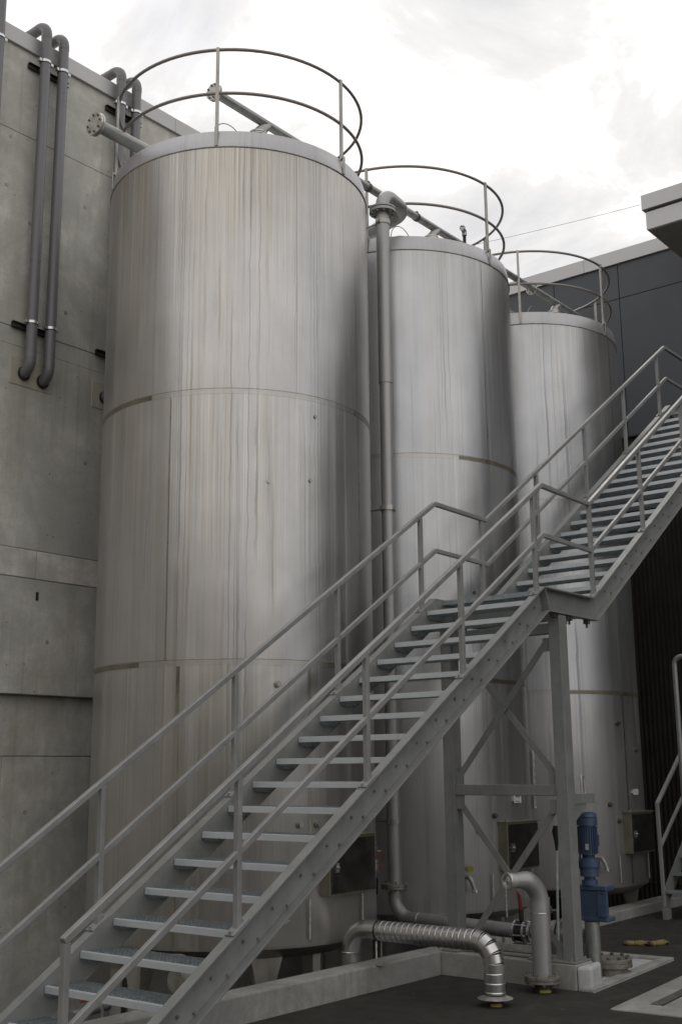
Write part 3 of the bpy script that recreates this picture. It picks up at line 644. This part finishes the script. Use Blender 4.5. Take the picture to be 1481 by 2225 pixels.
# lobster-back elbow made of four segments, flat shaded between
pts_ = segbend((yb+.0, .308), .16, PI/2, PI, 4, .08)
b = B()
for p_, q_ in zip(pts_, pts_[1:]): b.tube([p_, q_], .0825, 28, cap=False)
b.build('front_elbow', M['duct'], t)
for i, p_ in enumerate(pts_):
    b = B(); a_ = PI/2*i/4; b.lathe([(.0825, -.003), (.0845, 0), (.0825, .003)], 28, T=Matrix.Translation(p_) @ Matrix.Rotation(-(PI/2)+a_*1.0, 4, 'X')); b.build('seam_ring', M['duct'], t)
b = B(); b.tube([(0, 0, .31), (0, 0, .085)], .080, 28); b.build('front_riser', M['duct'], t)
for z in (.235, .165, .10):
    b = B(); b.lathe([(.080, -.006), (.085, 0), (.080, .006)], 28); b.build('seam_ring', M['clamp'], t).location = (0, 0, z)
b = B(); b.lathe([(.078, .068), (.135, .052), (.138, .056), (.078, .078)], 36); b.build('rain_collar', M['flange'], t)
b = B(); b.tube([(0, 0, 0), (0, 0, .055)], .062, 24); b.build('stub', M['darksteel'], t)
b = B(); b.lathe([(.063, .002), (.067, .002), (.065, .022), (.063, .022)], 24, R(180), R(260)); b.build('yellow_paint_patch', M['yellow'], t)
b = B(); b.bar((0, ya-.02, .2), (0, ya-.02, .40), .008, .008); b.box((-.05, ya-.06, .2), (.05, ya+.02, .21)); b.build('stay', M['flange'], t, False)

# ------------------------------------------------------------------ upright capped pipe
t = thing('filling_pipe', 'upright steel pipe bent over at the top with capped coupling and hanging chain', 'pipe', (8.93, 5.065, 0))
b = B(); b.tube([(0, 0, .10), (0, 0, .615)], .0785, 28); b.build('riser', M['pipe'], t)
b = B(); b.lathe([(.078, -.004), (.081, 0), (.078, .004)], 28); b.build('weld_bead', M['clamp'], t).location = (0, 0, .617)
b = B(); pth = bend([(0, 0, .615), (0, 0, .885), (-.265, .088, .885)], .19, 12); n_ = len(pth)
b.tube(pth, [.078]*(n_-3)+[.072, .066, .056], 28); b.build('bend', M['pipe'], t)
dr = Vector((-.95, .30, .0)).normalized(); c0 = Vector((-.285, .095, .885))
b = B(); b.tube([c0-dr*.03, c0+dr*.03], .062, 28); b.lathe([(.045, 0), (.068, 0), (.070, .012), (.066, .026), (.05, .026), (.046, .006)], 32, T=Matrix.Translation(c0+dr*.02) @ dr.to_track_quat('Z', 'Y').to_matrix().to_4x4()); cp = b.build('coupling', M['flange'], t)
b = B(); b.lathe([(.001, .014), (.02, .012), (.044, .002)], 24, T=Matrix.Translation(c0+dr*.028) @ dr.to_track_quat('Z', 'Y').to_matrix().to_4x4()); b.build('cap', M['clamp'], cp)
b = B(); q = c0+dr*.055+Vector((0, 0, -.05))
for i in range(13):
    cc = q+Vector((0, 0, -.018*i)); a_ = PI/2*(i % 2)
    b.tube([cc+Vector((.006*math.cos(2*PI*j/8)*math.cos(a_), .006*math.cos(2*PI*j/8)*math.sin(a_), .012*math.sin(2*PI*j/8))) for j in range(8)], .0024, 6, closed=True)
b.build('chain', M['clamp'], cp)
b = B(); flange_disc(b, (0, 0, .112), (0, 0, 1), .148, .022); flange_disc(b, (0, 0, .086), (0, 0, 1), .148, .022); fl = b.build('foot_flange', M['rustflange'], t)
b = B(); ring_bolts(b, (0, 0, .123), (0, 0, 1), .122, 8, .013, .022, .2); ring_bolts(b, (0, 0, .075), (0, 0, -1), .122, 8, .013, .018, .2); b.build('flange_bolts', M['rustflange'], fl)
b = B(); b.tube([(0, 0, 0), (0, 0, .078)], .075, 24); b.build('stub', M['darksteel'], t)
b = B(); b.lathe([(.076, .002), (.081, .002), (.078, .024), (.076, .024)], 24, R(190), R(260)); b.build('yellow_paint_patch', M['yellow'], t)

# ------------------------------------------------------------------ blue pump motor
t = thing('pump_motor', 'tall blue vertical motor and gearbox on a steel column behind the trestle post', 'motor', (9.74, 5.01, 0))
b = B(); b.tube([(0, 0, .0), (0, 0, .47)], .066, 28); b.build('column', M['pipegrey'], t)
b = B(); b.box((-.03, -.16, .50), (.02, .11, .75)); b.box((-.05, -.175, .735), (.11, .12, .775)); b.box((-.05, -.175, .475), (.11, .12, .512)); br = b.build('lantern', M['blue'], t, False, bevel=.008)
b = B(); b.box((-.058, -.178, .52), (-.048, -.09, .73)); b.build('lantern_cheek', M['blue'], br, False, bevel=.004)
b = B(); b.box((-.015, -.075, .513), (.09, .10, .734)); b.build('lantern_core', M['bluedark'], br, False)
b = B()
for y in (-.14, -.10):
    for z in (.52, .72): b.tube([(-.05, y, z), (-.066, y, z)], .012, 6)
b.build('bolts', M['bluedark'], br)
b = B(); b.tube([(0, 0, .775), (0, 0, .82)], .07, 28); b.tube([(0, 0, .82), (0, 0, .85)], .05, 28); b.build('neck', M['blue'], t)
b = B(); b.tube([(0, 0, .85), (0, 0, .93)], .082, 28); b.tube([(0, 0, .93), (0, 0, .985)], .096, 28); b.tube([(0, 0, .985), (0, 0, 1.005)], .085, 28); gb = b.build('gearbox', M['blue'], t)
b = B(); b.tube([(0, 0, 1.005), (0, 0, 1.035)], .055, 20); b.build('shaft_gap', M['bluedark'], t)
b = B(); b.tube([(0, 0, 1.035), (0, 0, 1.29)], .074, 28); mt = b.build('motor_body', M['blue'], t)
fin = None
for k_ in range(26):
    if fin is None:
        b = B(); b.box((.07, -.0022, 1.045), (.088, .0022, 1.275)); fin = b.build('cooling_fin', M['blue'], mt, False)
    else: inst(fin, mt, (0, 0, 0), (0, 0, 2*PI*k_/26))
b = B(); b.lathe([(.088, 1.285), (.092, 1.285), (.092, 1.345), (.088, 1.347), (.084, 1.352), (.09, 1.357), (.086, 1.385), (.06, 1.40), (.001, 1.402)], 32); b.build('fan_cowl', M['blue'], mt)
b = B(); b.box((.075, -.05, 1.10), (.13, .05, 1.2)); b.build('terminal_box', M['blue'], mt, False, bevel=.006)
b = B(); b.box((-.0335, .088, 1.11), (.02, .0915, 1.17)) if False else b.box((-.0915, -.055, 1.08), (-.0885, -.02, 1.13)); b.build('rating_plate', M['clamp'], mt, False)
b = B(); b.tube(bend([(-.10, .03, 1.10), (-.10, .03, .95), (-.06, .16, .80), (-.02, .17, .20), (.0, .20, .0)], .05, 6), .008, 8); b.build('power_cable', M['rubber'], mt)
t = thing('blank_flange', 'round rusty bolted blank flange standing in the white pit slab', 'flange', (9.99, 4.98, 0))
b = B(); b.tube([(0, 0, .0), (0, 0, .07)], .15, 32); b.build('neck', M['rustflange'], t)
b = B(); flange_disc(b, (0, 0, .088), (0, 0, 1), .19, .036); flange_disc(b, (0, 0, .125), (0, 0, 1), .188, .034); b.build('flange_plates', M['rustflange'], t, bevel=.003)
b = B(); ring_bolts(b, (0, 0, .142), (0, 0, 1), .155, 10, .017, .02, .2); b.build('bolts', M['bolt'], t)

# ------------------------------------------------------------------ trestle
t = thing('support_trestle', 'grey painted steel trestle with crossed braces carrying the stair landing', 'trestle', (9.2, 4.9, .2))
def tl(x, y, z): return (x-9.2, y-4.9, z-.2)
for y0, ztop in ((4.9, 3.115), (6.055, 3.115)):
    b = B()   # rolled I section: two flanges and a web
    w_, h_ = .15, .14
    b.box(tl(9.2, y0, .215), tl(9.212, y0+w_*.0+.15, ztop)) if False else None
    b.box(tl(9.2, y0, .215), tl(9.2+h_, y0+.011, ztop)); b.box(tl(9.2, y0+.099, .215), tl(9.2+h_, y0+.11, ztop)); b.box(tl(9.2+.003, y0+.011, .215), tl(9.215, y0+.099, ztop)); b.box(tl(9.2+h_-.015, y0+.011, .215), tl(9.2+h_-.003, y0+.099, ztop))
    b.build('post', M['paint'], t, False, bevel=.003)
    if True:
        b = B(); b.box(tl(9.13, y0-.03, .2), tl(9.42, y0+(.42 if y0 < 5 else .14), .215)); b.build('base_plate', M['paint'], t, False, bevel=.003)
        b = B()
        for dx_, dy_ in ((-.035, .02), (-.035, .19)): b.tube([tl(9.2+dx_, y0+dy_, .215), tl(9.2+dx_, y0+dy_, .24)], .013, 6)
        b.build('anchor_bolt', M['zinc'], t)
b = B(); b.box(tl(9.222, 5.01, 1.55), tl(9.30, 6.055, 1.645)); b.build('crossbeam', M['paint'], t, False, bevel=.006)
b = B(); b.box(tl(9.222, 5.01, 2.955), tl(9.30, 6.055, 3.05)); b.build('crossbeam', M['paint'], t, False, bevel=.006)
b = B(); b.box(tl(9.222, 5.35, .205), tl(9.30, 6.055, .216)); b.build('foot_beam', M['paint'], t, False)
def angle_bar(p, q, flip, xoff):
    b = B(); p = Vector(tl(xoff, *p)); q = Vector(tl(xoff, *q)); d = (q-p).normalized(); n_ = Vector((1, 0, 0)).cross(d)*flip
    def slab(o1, o2, x0, x1):
        vs = [p+n_*o1+Vector((x0, 0, 0)), p+n_*o2+Vector((x0, 0, 0)), p+n_*o2+Vector((x1, 0, 0)), p+n_*o1+Vector((x1, 0, 0))]; vs += [v+(q-p) for v in vs]
        b.add(vs, [(0, 1, 2, 3), (4, 5, 6, 7), (0, 1, 5, 4), (1, 2, 6, 5), (2, 3, 7, 6), (3, 0, 4, 7)])
    slab(-.03, .03, 0, .007); slab(.024, .031, .0075, .055); return b.build('brace', M['paint'], t, False, bevel=.002)
angle_bar((6.02, 1.48), (5.04, .27), 1, 9.245); angle_bar((5.06, 1.44), (5.99, .27), 1, 9.262)
angle_bar((6.02, 1.72), (5.05, 2.90), -1, 9.245); angle_bar((5.05, 1.74), (6.0, 2.90), -1, 9.262)
for (y, z, sy) in ((6.055, 1.43, -1), (5.01, 1.40, 1), (6.055, 1.645, -1), (5.01, 1.645, 1), (5.01, 2.80, 1), (6.055, 2.80, -1), (5.01, .216, 1), (6.055, .216, -1)):
    b = B(); b.box(tl(9.236, min(y, y+sy*.085), z), tl(9.2445, max(y, y+sy*.085), z+(.12 if z != .216 else .10))); b.build('gusset_plate', M['paint'], t, False)

t = thing('lifting_bracket', 'small grey bracket arm with lifting eye above the blue motor', 'bracket', (9.345, 4.93, 1.48))
b = B(); b.box((0, -.01, 0), (.40, .07, .085)); b.build('arm', M['paint'], t, False, bevel=.003)
b = B(); b.prism([(.01, 0), (.25, 0), (.25, -.03), (.01, -.16)], .0, .012, 'y'); b.build('gusset', M['paint'], t, False)
b = B(); b.tube(bend([(.21, .02, .08), (.21, .02, .24), (.27, .02, .24), (.27, .02, .08)], .028, 6), .0085, 8); b.build('lifting_eye', M['flange'], t)
t = thing('leaning_rod', 'thin pale grey rod with black grip standing behind the near trestle post', 'rod', (9.45, 5.165, .2))
b = B(); b.tube([(-.02, .02, 0), (0, 0, .90)], .011, 8); b.build('rod', simple('pale_rod', (.5, .53, .55), .4), t)
b = B(); b.tube([(0, 0, .88), (0, 0, .96), (0, .005, 1.04), (0, .0, 1.09)], [.012, .02, .032, .02], 12); b.build('grip', M['rubber'], t)
t = thing('level_strip', 'pale narrow level strip standing in the gap between the middle and far tank', 'gauge', (12.96, 7.36, 1.3))
b = B(); b.box((0, 0, 0), (.045, .01, .70)); b.build('strip', simple('pale_strip', (.5, .53, .55), .4), t, False)
b = B(); b.box((.01, -.004, .03), (.035, -.001, .67)); b.build('scale', M['clamp'], t, False)

# ------------------------------------------------------------------ main staircase
t = thing('steel_staircase', 'long grey steel staircase with open grating treads climbing past the tanks', 'staircase', (4.1, 5.5, 0))
OX, OY = 4.1, 5.5
YN, YF, FL = 4.96, 6.04, .07
sL, sU = .6435, .670
xb1, xb2, zb = 8.958, 9.896, 3.340
topX0 = 3.75
top = [(topX0, zb-(xb1-topX0)*sL), (xb1, zb), (xb2, zb), (14.86, zb+(14.86-xb2)*sU), (17.95, zb+(14.86-xb2)*sU)]
DEP = .215
def offset(pts, d):
    o = []
    for i, p in enumerate(pts):
        ns = []
        for a_, b_ in ((i-1, i), (i, i+1)):
            if a_ < 0 or b_ >= len(pts): continue
            dx_, dz_ = pts[b_][0]-pts[a_][0], pts[b_][1]-pts[a_][1]; L = math.hypot(dx_, dz_); ns.append((dz_/L, -dx_/L))
        if len(ns) == 1: n_ = ns[0]; k_ = 1
        else:
            n_ = (ns[0][0]+ns[1][0], ns[0][1]+ns[1][1]); L = math.hypot(*n_); n_ = (n_[0]/L, n_[1]/L); k_ = 1/(n_[0]*ns[0][0]+n_[1]*ns[0][1])
        o.append((p[0]+n_[0]*d*k_, p[1]+n_[1]*d*k_))
    return o
def ext(b, A, Bq, C_, D_, y0, y1):
    poly = [A, Bq, C_, D_]; poly = [(x-OX, z) for x, z in poly]
    b.prism(poly, y0-OY, y1-OY, 'y')
for side, yw, yo in ((0, YN, -1), (1, YF, 1)):
    T0 = top; T1 = offset(top, .013); T2 = offset(top, DEP-.013); T3 = offset(top, DEP)
    for i in range(4):
        b = B()
        ext(b, T0[i], T0[i+1], T1[i+1], T1[i], yw+.004*-yo, yw+yo*FL)
        ext(b, T2[i], T2[i+1], T3[i+1], T3[i], yw+.004*-yo, yw+yo*FL)
        ext(b, T1[i], T1[i+1], T2[i+1], T2[i], yw+.003*-yo, yw+yo*.005)
        b.build('stringer', M['paint'], t, False, bevel=.002)
    b = B()
    for i in (1,):
        pl = [(T0[i][0]-.005, T0[i][1]), (T0[i][0]+.005, T0[i][1]), (T3[i][0]+.005, T3[i][1]), (T3[i][0]-.005, T3[i][1])]
        b.prism([(x-OX, z) for x, z in pl], min(yw+yo*.004, yw+yo*(FL+.003))-OY, max(yw+yo*.004, yw+yo*(FL+.003))-OY, 'y')
    b.build('joint_plate', M['paint'], t, False)
b = B(); b.prism([(x-OX, z) for x, z in ((3.6, 0), (3.95, 0), (4.05, .1), (3.75, .12))], YN-.04-OY, YN-.002-OY); b.build('foot_plate', M['paint'], t, False)
# tread
def tread():
    b = B(); L = (YF-.006)-(YN+.006); h_ = L/2
    b.cur = 1
    b.box((0, -h_+.004, -.040), (.024, h_-.004, -.002))                 # nosing
    n_ = 54
    for i in range(n_):                                                # serrated nosing ridge
        y = -h_+.012+(L-.024)*i/(n_-1); b.box((.002, y-.0045, -.0022), (.023, y+.0045, .0018))
    b.cur = 0
    for i in range(7): x = .045+i*.0335; b.box((x-.0015, -h_+.004, -.032), (x+.0015, h_-.004, 0))
    for i in range(31): y = -h_+.018+(L-.036)*i/30; b.box((.024, y-.0018, -.010), (.25, y+.0018, -.003))
    b.box((.25, -h_+.004, -.034), (.254, h_-.004, 0))
    for s_ in (-1, 1):
        y0, y1 = sorted((s_*h_, s_*(h_-.004))); b.prism([(0, -.002), (.254, -.002), (.254, -.035), (.20, -.075), (.045, -.075), (0, -.05)], y0, y1, 'y')
        for x in (.06, .19): b.tube([(x, s_*(h_-.006), -.06), (x, s_*(h_-.018), -.06)], .010, 6)
    return b.build('tread', [M['galv'], M['nose']], t, False)
tr = tread(); first = True
spots = [(4.667+.2585*k_, .542+.1666*k_) for k_ in range(-3, 17)]+[(10.19+.2545*k_, 3.503+.168*k_) for k_ in range(0, 18)]
bolt0 = None
for (x, z) in spots:
    if first: tr.location = (x-OX, 0, z); first = False
    else: inst(tr, t, (x-OX, 0, z))
    for dx_ in (.06, .19):
        if bolt0 is None:
            b = B(); b.tube([(0, 0, 0), (0, -.004, 0)], .012, 14); b.tube([(0, -.003, 0), (0, -.013, 0)], .009, 6); bolt0 = b.build('bolt', M['zinc'], t); bolt0.location = (x+dx_-OX, YN-.005-OY, z-.06)
        else: inst(bolt0, t, (x+dx_-OX, YN-.005-OY, z-.06))
def platform(x0, x1, z):
    b = B()
    n_ = int((x1-x0)/.034)
    for i in range(32): y = YN+.01+(YF-YN-.02)*i/31; b.box((x0-OX, y-OY-.0015, z-.03), (x1-OX, y-OY+.0015, z))
    for i in range(n_): x = x0+.01+i*.034; b.box((x-OX-.0015, YN+.01-OY, z-.012), (x-OX+.0015, YF-.01-OY, z-.002))
    b.box((x0-OX-.004, YN+.006-OY, z-.04), (x0-OX+.022, YF-.006-OY, z+.002)); b.box((x1-OX, YN+.006-OY, z-.04), (x1-OX+.004, YF-.006-OY, z))
    return b.build('landing_grating', M['galv'], t, False)
platform(9.07, 9.93, 3.325); platform(14.77, 17.93, 6.53)
for x in (9.26, 9.75): b = B(); b.box((x-OX, YN+.005-OY, 3.14), (x+.05-OX, YF-.005-OY, 3.24)); b.build('landing_beam', M['paint'], t, False)
for yy in (4.935, 6.065):
    b = B()
    for x in (9.16, 9.40, 9.46, 9.80):
        b.box((x-OX-.02, yy-OY-.025, 3.085), (x-OX+.02, yy-OY+.025, 3.122)); b.tube([(x-OX, yy-OY, 3.05), (x-OX, yy-OY, 3.09)], .011, 6)
    b.build('clip_bolts', M['bolt'], t, False)
# handrails
def ztop(x):
    for (x0, z0), (x1, z1) in zip(top, top[1:]):
        if x <= x1 or x1 == top[-1][0]: return z0+(x-x0)*(z1-z0)/(x1-x0)
plate0 = None
def railing(y, x_start, posts, first_full):
    rt = [(x_start, 4.283-(9.02-x_start)*.6445), (9.02, 4.283), (9.945, 4.270), (14.85, 4.270+(14.85-9.945)*.6655), (17.9, 4.270+(14.85-9.945)*.6655)]
    md_ = [(x, z-.455) for x, z in rt]
    global plate0
    s_ = .041
    for line, nm in ((rt, 'handrail'), (md_, 'knee_rail')):
        up_ = offset(line, -.0); lo_ = offset(line, s_)
        for i in range(len(line)-1):
            b = B(); poly = [up_[i], up_[i+1], lo_[i+1], lo_[i]]; hw = .0205 if nm == 'handrail' else .0165
            b.prism([(x-OX, z) for x, z in poly], y-hw-OY, y+hw-OY, 'y'); b.build(nm, M['rail'], t, False, bevel=.005)
    def zr(x):
        for (x0, z0), (x1, z1) in zip(rt, rt[1:]):
            if x <= x1: return z0+(x-x0)*(z1-z0)/(x1-x0)
        return rt[-1][1]
    for x in posts:
        zt_ = ztop(x); z1_ = zr(x)-s_*1.1
        
        b = B(); b.box((x-.019-OX, y-.019-OY, zt_-.02), (x+.019-OX, y+.019-OY, z1_)); b.build('rail_post', M['rail'], t, False, bevel=.003)
        slope = 0. if 8.99 < x < 9.85 else (sL if x < 9 else sU)
        if x > 14.86: slope = 0
        if plate0 is None:
            b = B(); b.box((-.075, -.036, 0), (.075, .036, .010))
            for s2 in (-1, 1): b.tube([(s2*.056, 0, .01), (s2*.056, 0, .016)], .015, 12); b.tube([(s2*.056, 0, .016), (s2*.056, 0, .026)], .010, 6)
            plate0 = b.build('base_plate', M['rail'], t, False, bevel=.002); pl = plate0
        else: pl = inst(plate0, t, (0, 0, 0))
        pl.location = (x-OX, y-OY, zt_+.001); pl.rotation_euler = (0, -math.atan(slope), 0)
railing(4.927, 3.90, [3.93, 5.165, 6.425, 7.66, 8.87, 9.955, 11.17, 12.40, 13.62, 14.60, 16.2, 17.6], True)
railing(6.073, 3.90, [3.93, 5.09, 6.32, 7.54, 8.78, 9.86, 11.03, 12.26, 13.42, 14.57, 16.2, 17.6], True)

# ------------------------------------------------------------------ small stair at right
t = thing('small_stair', 'second small grey steel stair at the right edge behind the low kerb', 'staircase', (13.82, 6.15, 0))
for y in (0, -.95):
    b = B(); b.prism([(-.02, .12), (.05, .10), (1.55, 1.30), (1.55, 1.54), (1.48, 1.54), (-.02, .30)], y-.006 if y == 0 else y-.006, y, 'y'); b.build('stringer', M['paint'], t, False)
    b = B(); b.box((-.03, y-.05, 0), (.10, y+.01, .12)); b.build('foot', M['paint'], t, False, bevel=.003)
    b = B(); b.bar((.02, y+.0, .15), (.0, y+.0, 1.352), .04, .04); b.bar((1.45, y, 1.4), (1.45, y, 2.4), .04, .04); b.build('rail_post', M['rail'], t, False, bevel=.004)
    b = B(); b.bar((.0, y, 1.345), (1.7, y, 2.60), .04, .04, ext=.01); b.build('handrail', M['rail'], t, False, bevel=.004)
    b = B(); b.bar((.02, y, .84), (1.7, y, 2.09), .034, .034); b.build('knee_rail', M['rail'], t, False, bevel=.004)
s0 = None
for i in range(7):
    if s0 is None:
        b = B(); b.box((0, -.94, -.03), (.03, -.01, 0)); b.box((.03, -.94, -.025), (.25, -.01, -.003)); s0 = b.build('tread', M['galv'], t, False, bevel=.003); s0.location = (.06, 0, .32)
    else: inst(s0, t, (.06+.24*i, 0, .32+.19*i))
b = B(); b.tube(bend([(14.05, 5.9, 0), (14.05, 5.9, 3.13), (14.10, 5.45, 3.13), (14.10, 5.45, 0)], .09, 8), .033, 18)
o = b.build('round_hoop_rail', M['pipegrey'], None); tag(o, 'round steel hoop rail standing at the right edge above the small stair', 'rail')

# ------------------------------------------------------------------ dark building
t = thing('dark_building', 'dark clad building with pale roof edge and projecting canopy behind the far tank', 'building', (18, 0, 0))
b = B(); b.box((.10, -26, -.75), (9, 10.4, 10.55)); b.build('core', M['corrug'], t, False)
ys = [10.62+(-1.262)*i for i in range(0, 12)]
for r0, r1 in ((7.30, 9.801), (9.813, 10.44)):
    for ya_, yb_ in zip(ys, ys[1:]):
        b = B(); b.box((0, yb_+.006, r0), (.05, ya_-.006, r1)); b.build('cladding_panel', M['cladding'], t, False, bevel=.002)
b = B()
x_ = 10.4; pr_ = []
while x_ > -26:
    for dy_, dx_ in ((0, .0), (.03, .0), (.04, .025), (.07, .025)):
        pr_.append((x_-dy_, dx_))
    x_ -= .08
vs = []; fs = []
for y, x in pr_: vs += [(x+.04, y, -.72), (x+.04, y, 7.28)]
for i in range(len(pr_)-1): fs.append((2*i, 2*i+1, 2*i+3, 2*i+2))
b.add(vs, fs); o = b.build('corrugated_sheet', M['corrug'], t, False); o['kind'] = 'stuff'
b = B(); b.box((.0, -26, 7.28), (.06, 10.4, 7.296)); b.build('drip_edge', M['darksteel'], t, False)
cy_ = [10.45, 8.716, 5.7, 2.7, -.3, -3.3, -8, -14, -20, -26]
for a_, b_ in zip(cy_, cy_[1:]):
    b = B(); b.box((-.045, b_+.002, 10.45), (.5, a_-.002, 10.70)); b.build('coping', M['coping'], t, False, bevel=.004)
cn = B(); cn.box((-1.70, -9, 10.065), (-.0, 6.80, 10.36)); cn = cn.build('canopy', M['coping'], t, False, bevel=.004)
b = B(); b.box((-1.68, -8.98, 10.36), (0, 6.77, 10.40)); b.build('shadow_gap', M['darksteel'], cn, False)
b = B(); b.box((-1.74, -9, 10.40), (0, 6.845, 10.65)); b.build('upper_fascia', M['coping'], cn, False, bevel=.004)
b = B(); b.box((-1.68, -8.98, 10.055), (-.01, 6.78, 10.064)); b.build('soffit', M['soffit'], cn, False)

b = B(); n_ = 30; A = Vector((16.26, 6.86, 10.50)); Bp = Vector((15.5, 9.92, 10.38))
b.tube([A+(Bp-A)*(i/n_)-Vector((0, 0, .02*(1-(2*i/n_-1)**2))) for i in range(n_+1)], .0035, 6)
tag(b.build('overhead_wire', M['cable'], None), 'thin overhead wire slung from the canopy corner toward the tank tops', 'wire')
b = B(); b.tube([(15.5, 9.92, 9.8), (15.5, 9.92, 10.45)], .02, 8); tag(b.build('wire_mast', M['cable'], None), 'short mast on the wall holding the overhead wire behind the middle tank', 'mast')

t = thing('unseen_warehouse', 'plain pale brown panelled hall added unseen behind the viewer for the tank reflections', 'building', (-13, 0, 0))  # unseen building, added to darken the lower tank reflections
b = B(); b.box((-8, -30, -.05), (0, 9.8, 7.2)); b.build('unseen_hall', M['unseen_facade'], t, False)
for i in range(12):
    b = B(); b.box((.0, -30+i*3.3+.01, .3), (.06, -30+i*3.3+3.29, 7.0)); b.build('unseen_facade_panel', M['unseen_facade'], t, False)

# ------------------------------------------------------------------ gloves
def glove(loc, rz, mat, label, curl=1.0):
    t = thing('work_glove', label, 'glove', loc, rz, 'pair of work gloves on the asphalt')
    b = B()
    def blob(p, q, r0, r1, fl=.55):
        p = Vector(p); q = Vector(q); n_ = 6; pts = [p.lerp(q, i/n_) for i in range(n_+1)]
        rs = [max(.004, (r0+(r1-r0)*i/n_)*math.sqrt(max(.05, 1-((i-n_*.5)/(n_*.62))**4))) for i in range(n_+1)]
        b.tube(pts, rs, 12)
    blob((-.07, 0, .028), (.05, 0, .03), .036, .046)
    blob((-.14, 0, .03), (-.05, 0, .03), .040, .034)
    for i, (y, L, dz) in enumerate(((.034, .075, .01), (.012, .09, .02), (-.012, .085, .0), (-.034, .065, .012))):
        b.tube(bend([(.03, y*.9, .03), (.03+L*.55, y*1.25, .035+dz*curl), (.03+L, y*1.5+.01*i-.01, .014)], .02, 4), [.013]*3+[.012]*3+[.008], 10)
    b.tube(bend([(-.03, .03, .03), (.0, .07, .035), (.04, .095, .016)], .02, 4), [.014]*6+[.009], 10)
    t.scale = (1, 1.05, .72)
    b.build('glove', mat, t, ang=80)
    b = B(); b.lathe([(.036, -.02), (.041, -.018), (.041, .018), (.036, .02)], 16, T=Matrix.Translation((-.145, 0, .034)) @ Matrix.Rotation(R(90), 4, 'Y') @ Matrix.Scale(.75, 4, (1, 0, 0))); b.build('cuff', M['glovedark'], t)
    return t
glove((11.72, 5.50, 0), R(-62), M['glove'], 'tan work glove with dark cuff lying on the asphalt, left one of the pair')
glove((11.86, 5.35, 0), R(-20), M['glove'], 'tan work glove lying on the asphalt with fingers toward the right', 1.5)

# ------------------------------------------------------------------ things under the large tank
t = thing('drain_pump', 'small dirty steel drain pump lying under the large tank behind the kerb', 'pump', (7.2, 7.3, 0))
b = B(); b.tube([(-.26, 0, .13), (-.02, 0, .13)], .095, 24); b.build('casing', M['stain'], t)
b = B(); b.tube([(.0, 0, .13), (.26, 0, .13)], .075, 24); b.tube([(-.02, 0, .13), (0, 0, .13)], .11, 24); b.build('motor', M['darksteel'], t)
b = B(); b.tube(bend([(-.15, 0, .2), (-.15, 0, .30), (-.4, .1, .32)], .05, 6), .03, 14); b.box((-.2, -.07, 0), (.22, .07, .035)); b.build('outlet', M['pipegrey'], t)
b = B(); b.box((-.18, -.06, -.7), (-.12, .06, 0)); b.box((.12, -.06, -.7), (.18, .06, 0)); b.build('stand', M['darksteel'], t, False)
t = thing('drain_valve', 'bottom drain valve with orange red handle behind the first handrail post', 'valve', (5.86, 7.1, 0))
b = B(); b.tube([(0, 0, -.7), (0, 0, .16)], .05, 20); b.tube([(-.12, 0, .08), (.3, .1, .08)], .035, 16); b.build('body', M['pipegrey'], t)
b = B(); b.prism([(-.05, .165), (.055, .165), (.02, .25), (-.02, .25)], -.012, .012, 'y'); b.build('handle', M['red'], t, False, bevel=.004)
b = B(); b.tube([(.12, -.05, -.1), (.12, -.05, .19)], .012, 10); b.build('stem', M['clamp'], t)

SC.render.engine = 'CYCLES'
